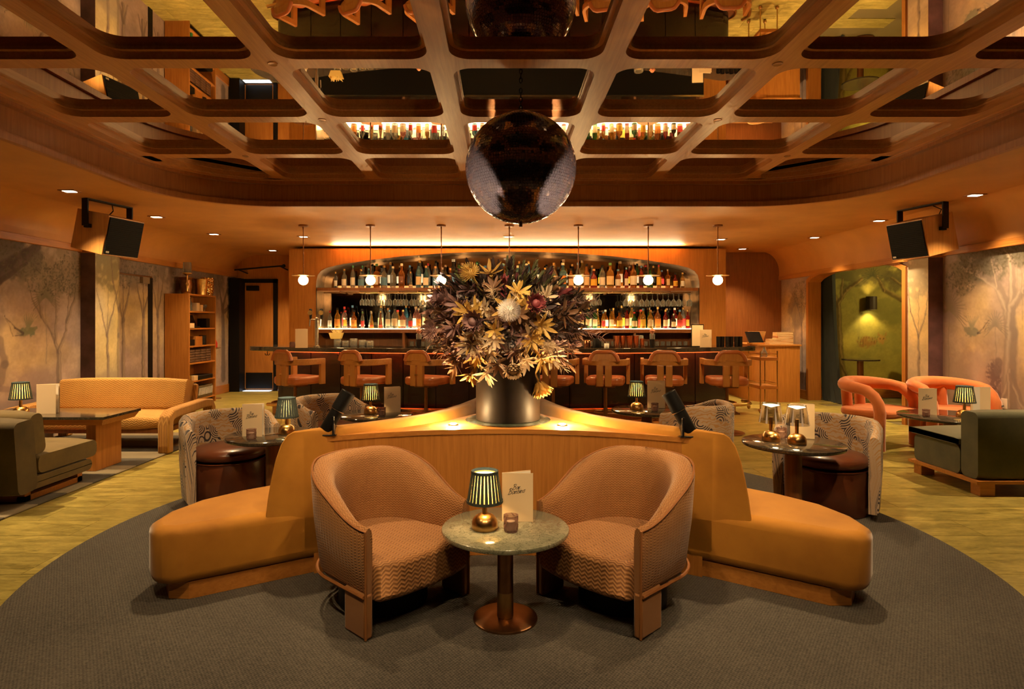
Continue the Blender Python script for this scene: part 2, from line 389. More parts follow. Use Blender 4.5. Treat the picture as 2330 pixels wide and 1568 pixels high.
# left wall
wl = struct(MB().box(XL-.2, XL-.01, -4.2, 12.6, 0, 2.76).build('wall_left', K['darkwall'], smooth=False))
c = Canvas(5.9, YB, 0.0, 2.32, .0095, 3)
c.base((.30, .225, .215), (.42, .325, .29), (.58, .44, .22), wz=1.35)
c.cloud(6.7, 2.25, .75, .5, (.10, .085, .08), .85, 7, 1); c.cloud(7.7, 2.05, .7, .42, (.20, .17, .13), .55, 12, 2); c.cloud(7.2, 1.9, .4, .3, (.20, .17, .13), .5, 14, 3)
c.cloud(6.3, 1.7, .5, .6, (.16, .13, .12), .6, 8, 8); c.cloud(8.8, 2.2, 1.0, .4, (.17, .14, .12), .65, 9, 4); c.cloud(10.6, 2.2, 1.6, .4, (.15, .12, .11), .6, 9, 5)
c.cloud(7.1, .5, 1.1, .4, (.28, .20, .19), .7, 5, 6); c.cloud(11.6, 2.25, .5, .5, (.13, .11, .10), .7, 9, 7)
c.stroke([(5.9, 1.55), (6.6, 1.94), (6.78, 2.05), (6.96, 2.17), (7.13, 2.29)], .13, .06, DK, .85, TR); c.stroke([(6.2, 1.5), (6.6, 1.84), (6.96, 2.07)], .06, .02, DK, .7)
c.stroke([(7.48, .4), (7.48, .6), (7.47, 1.03)], .055, .04, TR, .75, HL)
for q in ([(7.47, 1.03), (7.37, 1.25), (7.2, 1.46), (7.05, 1.66), (6.98, 1.9)], [(7.47, 1.03), (7.6, 1.3), (7.64, 1.58), (7.67, 1.95)], [(7.42, 1.15), (7.43, 1.46), (7.41, 1.85)], [(7.2, 1.46), (7.12, 1.75)], [(7.62, 1.4), (7.75, 1.7), (7.8, 2.0)]):
    c.stroke(q, .032, .008, TR, .75, HL)
c.stroke([(7.27, .9), (7.27, 1.04), (7.26, 1.7)], .012, .010, (.26, .21, .17), .7); c.palm(7.26, 1.7, .22, (.17, .15, .11), 24)
# the parrot
c.cloud(6.98, 1.28, .17, .07, (.17, .19, .13), 1, 30, 9); c.stroke([(6.92, 1.27), (7.04, 1.30), (7.12, 1.33)], .045, .02, (.18, .19, .12), .85)
for i in range(7): c.stroke([(6.97, 1.31), (6.93+.035*i, 1.50-.008*abs(i-3))], .016, .005, (.22, .23, .16), .8)
c.stroke([(6.92, 1.27), (6.80, 1.33), (6.66, 1.46)], .018, .006, DK, .8); c.stroke([(6.92, 1.25), (6.78, 1.24), (6.64, 1.50)], .012, .004, DK, .7); c.stroke([(7.05, 1.15), (6.98, 1.08)], .006, .003, HL, .8)
c.stroke([(5.9, .75), (6.6, .67), (6.96, .60), (7.45, .40)], .05, .02, (.22, .165, .155), .7); c.stroke([(6.60, 1.2), (6.66, .93), (6.60, .75)], .05, .06, TR, .6)
def forest(c, spots, h0=.3):
    for (u, h, wd, al) in spots:
        j = (math.sin(u*37)*.5)
        c.stroke([(u, h0), (u+.02*j, h*.55), (u+.05*j, h*.72)], wd, wd*.75, TR, al, HL)
        c.stroke([(u+.05*j, h*.72), (u+.14+.1*j, h*.9), (u+.2, h*1.08)], wd*.6, wd*.25, TR, al, HL); c.stroke([(u+.05*j, h*.70), (u-.12, h*.88), (u-.20+.1*j, h*1.08)], wd*.55, wd*.2, TR, al, HL); c.stroke([(u+.05*j, h*.7), (u, h*1.08)], wd*.4, wd*.15, TR, al*.8)
        c.stroke([(u, h0+.25), (u+.10, h0-.05)], wd*.6, wd*.3, TR, al*.8); c.stroke([(u, h0+.25), (u-.12, h0-.05)], wd*.6, wd*.3, TR, al*.8)
forest(c, [(8.75, 2.0, .05, .8), (9.23, 2.1, .05, .85), (9.65, 2.1, .045, .8), (10.4, 2.1, .06, .7), (11.1, 2.1, .06, .7)])
c.stroke([(11.9, .3), (11.9, 1.0), (11.88, 1.70)], .10, .07, (.15, .12, .11), .85, TR)
for q in ([(11.88, 1.6), (11.75, 2.0), (11.65, 2.32)], [(11.88, 1.70), (12.05, 2.0), (12.17, 2.32)], [(11.95, 1.6), (12.2, 1.72), (12.3, 1.5)]): c.stroke(q, .05, .02, (.15, .12, .11), .85, TR)
c.cloud(12.15, 2.1, .12, .28, (.05, .045, .045), .95, 12, 11); c.stroke([(12.1, 1.72), (12.08, 1.5), (12.2, 1.35)], .03, .012, (.07, .06, .055), .8)
for (cu, cz, ru, rz, n_) in ((6.75, 2.12, .45, .22, 260), (7.15, 1.95, .25, .25, 160), (7.68, 2.0, .30, .28, 260), (7.42, 1.9, .2, .2, 120), (8.75, 2.1, .3, .22, 150), (9.3, 2.15, .35, .2, 160), (10.9, 2.15, .9, .2, 260), (12.15, 2.05, .10, .25, 120)):
    c.leaves(cu, cz, ru, rz, (.10, .09, .065), n_, int(cu*10))
c.build('mural', lambda u, z: np.stack([np.full_like(u, XL), u, z], 1), wl)
# pilaster of the left wall
p = MB().box(XL-.05, XL+.19, 7.86, 8.36, 0, 2.32).build('pilaster', plain('pilasterside', (.12, .075, .085), .75, 0, .35, 5), wl, smooth=False)
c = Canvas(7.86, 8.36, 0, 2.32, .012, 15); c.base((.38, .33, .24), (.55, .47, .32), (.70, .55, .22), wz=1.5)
c.cloud(8.1, 2.15, .35, .45, (.22, .21, .14), .7, 14, 1); forest(c, [(8.12, 1.7, .035, .8), (8.34, 2.2, .05, .6)]); c.cloud(8.1, .5, .4, .3, (.3, .24, .2), .5, 6, 4)
c.build('mural', lambda u, z: np.stack([np.full_like(u, XL+.192), u, z], 1), p)
# concealed door in the left wall
d1 = struct(MB().box(XL, XL+.012, 9.36, 9.47, 0, 2.08).build('door_1', K['black'], smooth=False))
MB().box(XL, XL+.03, 8.40, 9.42, 2.075, 2.10).build('closer_rail', K['steel'], d1, smooth=False)
MB().box(XL, XL+.05, 9.15, 9.33, 1.98, 2.08).build('closer_box', plain('closer', (.22, .17, .12), .4), d1, smooth=False, bevel=.005)
# trims of the side walls
for nm, xs, z0, pil, dirn in (('trim_1', XL, 2.30, (7.86, 8.36), 1), ('trim_2', XR, 2.21, (7.55, 7.92), -1)):
    t = MB()
    def tb(xa, xb, ya, yb, za, zb): t.box(min(xa, xb), max(xa, xb), ya, yb, za, zb)
    pw = .19 if dirn > 0 else .18
    tb(xs-dirn*.05, xs+dirn*.055, -4, 12.4 if dirn > 0 else 11.9, z0, z0+.085)
    tb(xs, xs+dirn*(pw+.05), pil[0]-.05, pil[1]+.05, z0-.01, z0+.09)
    struct(t.build(nm, K['oaky'], smooth=False, bevel=.004))
    t = MB(); prof = [(xs+dirn*.045, z0+.08), (xs+dirn*.045, z0+.16)]
    for i in range(11):
        a = R(90*i/10); prof.append((xs+dirn*(.045+(.50 if dirn > 0 else .33)*(1-math.cos(a))), z0+.16+(ZS-z0-.155)*math.sin(a)))
    ya, yb = (-4, 12.4) if dirn > 0 else (-4, 11.95)
    rings = [[(x, yy, z) for x, z in prof+[(xs-dirn*.02, ZS+.02), (xs-dirn*.02, z0+.08)]] for yy in (ya, yb)]
    t.loft(rings); struct(t.build('cove_left' if dirn > 0 else 'cove_right', K['soffit'], ang=30))
    t = MB().box(min(xs, xs+dirn*pw), max(xs, xs+dirn*pw), pil[0], pil[1], z0+.08, z0+.34); struct(t.build('trim_3' if dirn > 0 else 'trim_4', K['oaky'], smooth=False))
# back-left wall with the service door
wb = struct(MB().box(XL, -3.7, YB, YB+.15, 0, 2.76).build('wall_back_left', K['oak'], smooth=False))
d2 = thing('door_2', (0, YB, 0), kind='structure')
t = MB(); t.box(-5.42, -5.22, -.30, .0, 0, 2.27); t.box(-4.64, -4.56, -.05, .0, 0, 2.27); t.box(-5.22, -4.56, -.05, 0, 2.19, 2.27); t.build('door_frame', K['black'], d2, smooth=False)
MB().box(-5.22, -4.64, -.035, 0, .03, 2.19).build('door_leaf', K['oak'], d2, smooth=False)
MB().box(-5.20, -4.66, -.045, -.03, .04, .36).build('kick_plate', K['black'], d2, smooth=False)
MB().box(-5.17, -4.93, -.10, -.03, 2.03, 2.13).build('door_closer', K['black'], d2, smooth=False, bevel=.006)
MB().box(-5.20, -4.66, -.20, -.06, .0, .006).build('under_door_glow', glow('doorglow', (.75, .85, 1), 2.2), d2, smooth=False)  # glowing slab drawn for the light coming from under the door
r = thing('curtain_rod', (0, 0, 0), 0, 'black curtain rod above the service door', 'rod')
MB().tube([(-5.25, 11.95, 2.42), (-4.3, 11.95, 2.50)], .016, 8).build('rod', K['black'], r); MB().sphere((-4.28, 11.95, 2.50), .035, 10, 6).build('finial', K['black'], r)
for xx, zz in ((-5.18, 2.425), (-4.36, 2.495)): MB().tube([(xx, 11.95, zz), (xx, 12.4, zz-.04)], .012, 6).build('bracket', K['black'], r)
struct(MB().box(XL, XL+.02, 11.35, 12.35, 0, .16).build('baseboard_left', K['oaky'], smooth=False))
# bar wall with the arched niche
AX = [(-3.32, 1.0), (-3.32, 2.02), (-3.315, 2.13), (-3.29, 2.235), (-3.23, 2.31), (-3.13, 2.365), (-2.93, 2.415), (-2.36, 2.505), (-1.75, 2.575), (-1.1, 2.625), (-.45, 2.652), (.12, 2.660)]
AX = AX + [(.24-x, z) for x, z in AX[-2::-1]]
YN, YD = 10.9, 11.38
t = MB(); top = 2.66
vs = []; fs = []
n = len(AX)
for yy in (YN, YN+.03):
    vs += [(x, yy, z) for x, z in AX] + [(x, yy, 2.71) for x, z in AX]
b = 2*n
for i in range(n-1): fs.append((i, i+1, n+i+1, n+i)); fs.append((b+i, b+n+i, b+n+i+1, b+i+1))
t.add(vs, fs); t.box(-3.81, -3.32, YN, YN+.03, 0, 2.71); t.box(3.56, 4.04, YN, YN+.03, 0, 2.71)
t.box(-3.81, 4.04, YN, YN+.10, 2.705, 2.715)
t.box(-3.81, -3.79, YN+.03, 12.45, 0, 2.71); t.box(4.02, 4.04, YN+.03, 12.0, 0, 2.71)
wn = struct(t.build('wall_back', K['oak'], smooth=False))
rings = [[(x, YN, z), (x, YN-.012, z), (x*1.0+(.02 if x < .1 else -.02)*(1 if z < 2.4 else 0), YN-.012, z-.022), (x, YD, z-.01)] for x, z in AX]
t = MB().loft([[(x, YN-.015, z+.0), (x, YD, z)] for x, z in AX], closed=False, cap=False); t.build('niche_lining', plain('nichemetal', (.62, .44, .27), .33, 1, .2, 6), wn, ang=50)
MB().box(-3.4, 3.66, YD, YD+.04, .9, 2.72).build('niche_mirror', K['darkmirror'], wn, smooth=False)
# back wall on the right of the bar, with the bulging wood panel
t = MB(); t.box(4.0, 5.7, 11.9, 12.05, 0, 2.76)
struct(t.build('wall_back_right', K['walnut'], smooth=False))
# right wall with arch
AY0, AY1, ASP, AAP = 8.28, 10.80, 2.06, 2.27
def archz(y): return ASP + (AAP-ASP)*np.sqrt(np.clip(1-((y-(AY0+AY1)/2)/((AY1-AY0)/2*1.02))**2, 0, 1))
t = MB(); t.box(XR+.01, XR+.17, -4.2, AY0-.03, 0, 2.76); t.box(XR+.01, XR+.17, AY1+.03, 12.0, 0, 2.76); t.box(XR+.01, XR+.17, AY0-.03, AY1+.03, 2.31, 2.76)
wr = struct(t.build('wall_right', K['darkwall'], smooth=False))
c = Canvas(5.6, 11.9, 0, 2.32, .0095, 41)
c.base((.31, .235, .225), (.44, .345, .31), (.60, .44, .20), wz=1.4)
c.cloud(6.8, 2.15, .65, .38, (.13, .115, .09), .9, 9, 1); c.cloud(7.25, 1.95, .35, .3, (.18, .155, .10), .7, 12, 2); c.cloud(6.2, 2.2, .5, .3, (.15, .13, .10), .8, 9, 6); c.cloud(7.7, 2.0, .5, .5, (.24, .2, .15), .4, 10, 3); c.cloud(7.2, .75, 1.2, .4, (.33, .25, .22), .6, 6, 4); c.cloud(11.3, 1.7, .4, .5, (.16, .13, .10), .6, 10, 5)
TB = (.24, .19, .165); TH = (.52, .42, .33)
c.stroke([(6.54, .32), (6.57, .7), (6.54, 1.27), (6.58, 1.55)], .11, .085, TB, .85, TH)
for q, w0 in (([(6.58, 1.55), (6.72, 1.80), (6.96, 1.94), (7.23, 2.04)], .07), ([(6.56, 1.36), (6.52, 1.74), (6.54, 2.07), (6.63, 2.23)], .07), ([(6.54, 1.55), (6.38, 1.73), (6.2, 2.0)], .06), ([(6.54, .85), (6.66, .5), (6.85, .29)], .05), ([(6.54, .79), (6.38, .48), (6.3, .3)], .05), ([(6.56, .8), (6.56, .3)], .05), ([(6.72, 1.8), (6.8, 2.1)], .03)):
    c.stroke(q, w0, w0*.4, TB, .85, TH)
for k in range(7): c.stroke([(6.10+.06*k, 1.95), (6.10+.06*k, 1.5-.1*(k % 3))], .008, .003, (.2, .17, .12), .5)
forest(c, [(8.06, 1.75, .035, .75), (7.75, 2.0, .05, .45), (11.08, 1.9, .035, .7)])
c.palm(7.45, 1.55, .3, (.22, .18, .13), 26); c.stroke([(7.45, .5), (7.45, 1.55)], .012, .01, (.25, .2, .17), .6); c.palm(6.75, 1.36, .17, (.24, .2, .16), 18); c.stroke([(6.73, .95), (6.75, 1.36)], .009, .008, (.25, .2, .17), .6)
c.palm(11.33, 1.75, .28, (.2, .16, .12), 26, .7, .8); c.stroke([(11.38, .5), (11.33, 1.75)], .015, .012, (.2, .15, .12), .7)
c.cloud(7.10, 1.28, .14, .07, (.22, .21, .15), 1, 30, 9); c.stroke([(7.18, 1.31), (7.05, 1.28), (6.97, 1.27)], .035, .015, (.24, .22, .16), .85)
for i in range(7): c.stroke([(7.09, 1.31), (7.18-.035*i, 1.46+.008*abs(i-3))], .014, .004, (.28, .26, .18), .8)
c.stroke([(7.0, 1.27), (6.92, 1.33), (6.82, 1.43)], .014, .005, DK, .8); c.stroke([(7.0, 1.26), (6.9, 1.29), (6.84, 1.38)], .01, .004, DK, .7)
c.cloud(6.77, .80, .13, .20, (.17, .12, .12), 1, 40, 10); c.stroke([(6.84, .65), (6.84, .45)], .035, .03, (.2, .145, .14), .85); c.stroke([(6.70, .68), (6.69, .45)], .03, .03, (.2, .145, .14), .85); c.stroke([(6.70, .95), (6.72, .85)], .06, .06, (.19, .14, .135), .85)
for (cu, cz, ru, rz, n_) in ((6.85, 2.12, .42, .18, 320), (7.25, 1.92, .25, .22, 220), (6.25, 2.15, .4, .18, 220), (8.05, 1.9, .2, .28, 160), (11.1, 1.9, .3, .25, 160)):
    c.leaves(cu, cz, ru, rz, (.10, .088, .055), n_, int(cu*10))
c.build('mural', lambda u, z: np.stack([np.full_like(u, XR), u, z], 1), wr, mask=lambda u, z: (u > AY0) & (u < AY1) & (z < archz(u)))
p = MB().box(XR-.18, XR+.05, 7.55, 7.92, 0, 2.22).build('pilaster', plain('pilasterside2', (.14, .07, .075), .75, 0, .35, 5), wr, smooth=False)
c = Canvas(7.55, 7.92, 0, 2.22, .012, 55); c.base((.42, .34, .28), (.55, .45, .36), (.70, .52, .24), wz=1.5); c.cloud(7.75, 2.0, .3, .4, (.27, .24, .17), .6, 16, 1); forest(c, [(7.72, 1.7, .03, .7)])
c.build('mural', lambda u, z: np.stack([np.full_like(u, XR-.182), u, z], 1), p)
# arch trim and reveal
ys = np.linspace(AY0, AY1, 25); path = [(AY0, 0.0), (AY0, 1.0)] + [(float(y), float(archz(y))) for y in ys] + [(AY1, 1.0), (AY1, 0.0)]
def arch_off(path, o):
    out = []
    for (y, z) in path:
        if y <= AY0+1e-6: out.append((y-o, z+(o*.6 if z > 1.5 else 0)))
        elif y >= AY1-1e-6: out.append((y+o, z+(o*.6 if z > 1.5 else 0)))
        else: out.append((y, z+o))
    return out
po = arch_off(path, .075)
t = MB().loft([[(XR-.03, a[0], a[1]), (XR-.03, b_[0], b_[1]), (XR+.20, b_[0], b_[1]), (XR+.20, a[0], a[1])] for a, b_ in zip(path, po)])
struct(t.build('trim_5', K['oak'], smooth=False))
# alcove beyond the arch
t = MB(); t.box(XR+.17, 9.2, 11.2, 11.3, 0, 2.7)
wa = struct(t.build('wall_alcove', K['darkwall'], smooth=False))
c = Canvas(XR+.17, 8.6, .15, 2.6, .016, 77); c.base((.22, .20, .045), (.34, .28, .06), (.42, .34, .06), wz=.9)
c.cloud(6.6, 2.4, 1.2, .5, (.07, .06, .02), .8, 8, 1); c.cloud(7.2, 1.6, .6, .3, (.13, .13, .03), .6, 9, 2); c.cloud(7.6, 2.2, .7, .5, (.08, .065, .025), .8, 8, 3)
tb_, th_ = (.075, .048, .014), (.36, .26, .08)
for q, w0 in (([(6.30, .2), (6.25, .93), (6.22, 1.74)], .09), ([(6.22, 1.70), (6.09, 2.02), (6.0, 2.3)], .06), ([(6.22, 1.74), (6.37, 1.98), (6.66, 2.2)], .05), ([(6.28, 1.82), (6.3, 2.2)], .04), ([(6.25, .7), (6.42, .3), (6.5, .15)], .04), ([(7.7, 1.65), (7.4, 1.80), (7.06, 1.98), (6.94, 2.23)], .06), ([(7.7, 1.9), (7.2, 2.2)], .05)):
    c.stroke(q, w0, w0*.55, tb_, .85, th_)
c.palm(6.85, 2.25, .2, (.05, .05, .02), 16); c.stroke([(6.6, .95), (6.6, 1.6), (6.5, 1.9)], .03, .015, (.2, .17, .05), .5)
c.cloud(6.75, 1.02, .22, .13, (.24, .13, .03), .95, 18, 12); c.cloud(7.03, 1.07, .10, .11, (.30, .17, .04), .95, 22, 13)
for k in range(8): c.stroke([(6.60+.05*k, 1.12), (6.58+.05*k, .95)], .008, .004, (.10, .06, .02), .7)
for k in (-1, 1): c.stroke([(7.03+.06*k, 1.15), (7.03+.075*k, 1.20)], .02, .012, (.24, .13, .03), .9); c.stroke([(7.03+.035*k, 1.09), (7.03+.03*k, 1.08)], .012, .01, (.06, .04, .015), .9)
c.build('mural', lambda u, z: np.stack([u, np.full_like(u, 11.19), z], 1), wa)
struct(MB().box(XR+.17, 9.2, 11.15, 11.2, 0, .16).build('baseboard_alcove', K['oakx'], smooth=False))
t = MB(); t.box(9.1, 9.2, 7, 11.2, 0, 2.7); t.box(XR+.17, 9.2, 6.9, 7.0, 0, 2.7); t.box(XR+.17, 9.2, 6.9, 11.3, 2.7, 2.76); struct(t.build('wall_alcove_shell', plain('alcshell', (.2, .13, .04), .7), smooth=False))
struct(MB().box(XR-.02, XR+.0, 10.9, 11.9, 0, .16).build('baseboard_right', K['oaky'], smooth=False))
# wall behind the camera
struct(MB().box(-6, 6, -4.2, -4.0, 0, 3.2).build('wall_front', K['darkwall'], smooth=False))
# ---- ceiling: soffit with rounded opening, fascia, coffers
OX0, OX1, OY0, OY1 = .155-3.87, .155+3.87, -2.6, 7.17
inn = rrect(OX0, OX1, OY0, OY1, 1.15, 14); cxm, cym = .155, 2.3
def outp(p):
    dx, dy = p[0]-cxm, p[1]-cym; k = min((6.3 / abs(dx)) if dx else 9e9, (10.6 / abs(dy)) if dy else 9e9); return (cxm+dx*k, cym+dy*k)
t = MB(); n = len(inn); vs = [(*p, ZS) for p in inn] + [(*outp(p), ZS) for p in inn] + [(*p, ZS+.04) for p in inn] + [(*outp(p), ZS+.04) for p in inn]
fs = []
for i in range(n):
    j = (i+1) % n; fs += [(i, j, n+j, n+i), (2*n+i, 3*n+i, 3*n+j, 2*n+j), (n+i, n+j, 3*n+j, 3*n+i)]
t.add(vs, fs)
ce = struct(t.build('ceiling', K['soffit'], smooth=False))
def ring(off, z0, z1, th, mat, nm):
    a = rrect(OX0+off, OX1-off, OY0+off, OY1-off, max(1.15-off, .1), 14); bq = rrect(OX0-th, OX1+th, OY0-th, OY1+th, 1.15+th, 14); t = MB()
    t.loft([[(*p, z0), (*p, z1), (*q, z1), (*q, z0)] for p, q in zip(a, bq)], loop=True); return t.build(nm, mat, ce, ang=30)
ring(.035, ZS-.004, ZS+.055, .02, K['fascia'], 'fascia_lip'); ring(0, ZS+.055, ZC+.01, .05, K['fascia'], 'fascia'); ring(.06, ZC-.045, ZC-.012, .02, K['fascia'], 'fascia_moulding'); ring(.10, ZC-.012, ZC, .02, K['beam'], 'fascia_moulding')
struct(MB().box(-6.6, 9.4, -4.4, 13, 3.30, 3.4).build('ceiling_slab', K['darkwall'], smooth=False))
BAY = 1.085; XC0 = .155
xs_ = [XC0+BAY*k for k in (-3.62, -2.5, -1.5, -.5, .5, 1.5, 2.5, 3.62)]; ys_ = [7.25, 6.08, 4.985, 3.905, 2.82, 1.735, .65, -.435, -1.52, -2.6]
cell_cache = {}
def coffer(x0, x1, y0, y1, corner):
    hw = .068
    a = [x0+(hw if x0 > xs_[0]+.1 else .27), x1-(hw if x1 < xs_[-1]-.1 else .27), y0+hw, y1-(hw if y1 < 7 else .22)]
    rad = [.13, .13, .13, .13]
    if corner == 'r': rad[0] = .95
    if corner == 'l': rad[1] = .95
    nn = 8
    h = rrect(*a, rad, nn); h2 = rrect(a[0]+.03, a[1]-.03, a[2]+.03, a[3]-.03, [max(r_-.03, .02) for r_ in rad], nn)
    mxx, myy = (a[0]+a[1])/2, (a[2]+a[3])/2
    # outer square: each corner arc is split between its two sides, its middle goes to the corner itself
    outer = []
    for ci, (cxp, cyp) in enumerate(((x1, y1), (x0, y1), (x0, y0), (x1, y0))):
        for q_ in range(nn+1):
            p = h[ci*(nn+1)+q_]; first = q_ < nn//2
            onx = first if ci in (0, 2) else not first
            outer.append((cxp, cyp) if q_ == nn//2 else (cxp, p[1]) if onx else (p[0], cyp))
    t = MB()
    t.loft([[(*o_, ZC), (*p, ZC), (*p, ZC+.05), (*q, ZC+.05), (*q, ZC+.075)] for o_, p, q in zip(outer, h, h2)], closed=False, cap=False, loop=True)
    cf = t.build('coffer_frame', K['beam'], ce, ang=30)
    m = MB(); m.add([(*q, ZC+.072) for q in h2], [tuple(range(len(h2)))]); m.build('mirror_panel', K['mirror'], cf, smooth=False)
for j in range(len(ys_)-1):
    for i in range(len(xs_)-1):
        corner = 'l' if (j == 0 and i == 0) else 'r' if (j == 0 and i == len(xs_)-2) else None
        coffer(xs_[i], xs_[i+1], ys_[j+1], ys_[j], corner)
# downlight fittings
K['lens'] = glow('lens', (1, .82, .55), 9)
fit = MB().box(-.085, .085, -.06, .06, -.008, .012).mesh('trim_plate', K['bronze'], False); lens = MB().box(-.055, .055, -.035, .035, -.011, -.006).mesh('lens', K['lens'], False)
names = ['nearest the left speaker', 'behind the left speaker', 'over the left bookcase', 'nearest the right speaker', 'behind the right speaker', 'in front of the arched opening', 'beside the curved wood wall', 'above the left end of the bar', 'above the right end of the bar', 'above the middle of the bar', 'in front of the service door']
for i, (x, y, s) in enumerate(DOWN):
    if i >= len(names): break
    o = thing('downlight', (x, y, ZS), R(0), 'small recessed square downlight in the soffit ' + names[i], 'downlight', 'recessed downlights')
    a = link('trim_plate', fit, o); b_ = link('lens', lens, o)
pin = MB().lathe([(.0, -.002), (.022, -.002), (.030, -.004), (.034, -.001), (.034, .0)], 16).mesh('fill_ring', K['bronze'])  # bronze ring added to give each fill spot a fitting
for p_ in FILL_SPOTS: o = link('fill_ring', pin, ce); o.location = (p_[0][0], min(ys_, key=lambda q: abs(q-p_[0][1])) if abs(min(ys_, key=lambda q: abs(q-p_[0][1]))-p_[0][1]) < .06 else p_[0][1], ZC-.0005)
# ================================================================== the centre island
IC = Vector((.045, 3.92)); ROT = R(-1.3)
def isl(p, mirror=False):
    x = -p[0] if mirror else p[0]; y = p[1]
    return (IC.x + x*math.cos(ROT) - y*math.sin(ROT), IC.y + x*math.sin(ROT) + y*math.cos(ROT))
SIDE = 2.19; SAG = .31; RC_ = ((SIDE/2)**2 + SAG**2)/(2*SAG)
def tri_arc(k, n=16, t0=0.03, t1=.97, inset=0):
    ang0 = R(-90 + 120*k); nrm = Vector((math.cos(ang0), math.sin(ang0))); tan = Vector((-nrm.y, nrm.x))
    ap = SIDE*.28868; out = []
    for i in range(n+1):
        t = t0 + (t1-t0)*i/n; u = (t-.5)*SIDE; sag = math.sqrt(RC_**2-u*u) - (RC_-SAG)
        out.append(nrm*(ap - sag - inset) + tan*u)
    return [(q.x, q.y) for q in out]
front = tri_arc(0); right = tri_arc(1); left = tri_arc(2)
def roundtip(a, b):
    # soft tip between arc end a and next arc start b
    m = ((a[0]+b[0])/2, (a[1]+b[1])/2); d = Vector(m).normalized()*.035; return [(a[0]+d.x*.6, a[1]+d.y*.6), (m[0]+d.x, m[1]+d.y), (b[0]+d.x*.6, b[1]+d.y*.6)]
def plan(ins): 
    f_, r_, l_ = (tri_arc(k, inset=ins, t0=.03+ins*.3, t1=.97-ins*.3) for k in (0, 1, 2))
    return [isl(p) for p in f_ + roundtip(f_[-1], r_[0]) + r_ + roundtip(r_[-1], l_[0]) + l_ + roundtip(l_[-1], f_[0])]
it = thing('planter_island', (0, 0, 0), 0, 'three-pointed oak island with concave sides under the flower planter', 'island')
MB().fanprism(plan(0), .016, .735, IC).build('body', K['oak'], it, ang=30)
MB().fanprism(plan(-.006), .735, .763, IC).build('top', K['oakx'], it, ang=30)
# sofas hugging the two rear sides
K['mustard'] = velvet('mustard', (.33, .125, .008), (.52, .225, .018), .85, 3, .35, 500)
sofa_in = [(-1.10, -.64), (-1.0, -.585), (-.88, -.50), (-.76, -.405), (-.62, -.27), (-.49, -.10), (-.38, .12), (-.29, .38), (-.22, .68), (-.16, .98), (-.11, 1.22)]
sofa_out = [(-1.29, -.75), (-1.285, -.60), (-1.12, -.37), (-.97, -.22), (-.82, -.05), (-.69, .10), (-.585, .28), (-.49, .50), (-.41, .74), (-.35, 1.0), (-.31, 1.25)]
seat_out = [(-1.63, -.99), (-1.74, -.985), (-1.82, -.87), (-1.83, -.70), (-1.77, -.48), (-1.62, -.27), (-1.42, -.08), (-1.24, .14), (-1.08, .42), (-.97, .72), (-.90, 1.0), (-.86, 1.25)]
for side, mir in (('left', False), ('right', True)):
    s = thing('curved_sofa', (0, 0, 0), 0, f'mustard velvet curved sofa on the {side} side of the oak island', 'sofa', 'curved island sofas')
    P = lambda q: isl(q, mir)
    poly = [P(q) for q in sofa_in] + [P(q) for q in seat_out[::-1]]
    MB().prism(poly, .095, .385).build('seat', K['mustard'], s, bevel=.055, seg=4, ang=50)
    pin = lambda a, b, k: (a[0]+(b[0]-a[0])*k, a[1]+(b[1]-a[1])*k)
    ctr = (-.75, .1)
    MB().prism([P(pin(q, ctr, .055)) for q in sofa_in] + [P(pin(q, ctr, .055)) for q in seat_out[::-1]], .016, .10).build('plinth', K['oakx'], s, smooth=False)
    prof = [(0, .15), (0, .76), (.06, .795), (.16, .81), (.30, .808), (.44, .79), (.58, .745), (.70, .67), (.80, .575), (.88, .47), (.93, .38), (.95, .15)]
    rings = []
    for a, b in zip(sofa_in, sofa_out):
        rings.append([(*P(pin(a, b, k)), z) for k, z in prof])
    e0 = [Vector(p) for p in rings[0]]; cen = sum(e0, Vector())/len(e0)
    MB().loft(rings).build('backrest', K['mustard'], s, bevel=.012, seg=2, ang=45)
# planter pot, uplights, ball spots
MB_ = MB().lathe([(0, 0), (.19, 0), (.205, .012), (.207, .03), (.207, .36), (.20, .365), (.19, .355), (.185, .30), (0, .30)], 48)
potm = plain('potm', (.014, .009, .006), .5, 0, .15, 6, spec=.12)
POT = isl((0, 0))
pot = thing('planter_pot', (POT[0], POT[1], .7635), 0, 'dark bronze cylinder pot holding the dried flowers', 'pot')
MB_.build('vessel', potm, pot); MB().lathe([(0, 0), (.27, 0), (.275, .006), (.20, .009), (0, .009)], 40).build('saucer', marble('potbase', (.03, .045, .035), (.06, .07, .05), (.15, .15, .1), 6), pot)
for k, sd in ((-1, 'left'), (1, 'right')):
    x, y = isl((k*.335, -.19)); o = thing('uplight', (x, y, .7632), 0, f'small bright puck uplight on the island {sd} of the pot', 'uplight', 'pot uplights')
    MB().lathe([(0, 0), (.03, 0), (.032, .004), (.026, .008), (0, .008)], 20).build('housing', K['brass'], o); MB().lathe([(0, .0), (.022, 0), (.022, .010), (0, .012)], 16).build('lens', glow('puck', (1, .8, .45), 150), o)
    lamp('POINT', (x, y, .81), 20.0, (1, .66, .28), size=.012, name='uplight_beam')
    lamp('SPOT', (x, y, .785), 16, (1, .72, .36), (POT[0]+k*.30, POT[1]-.10, 1.5), size=.015, spot=85, blend=.7, name='uplight_beam')
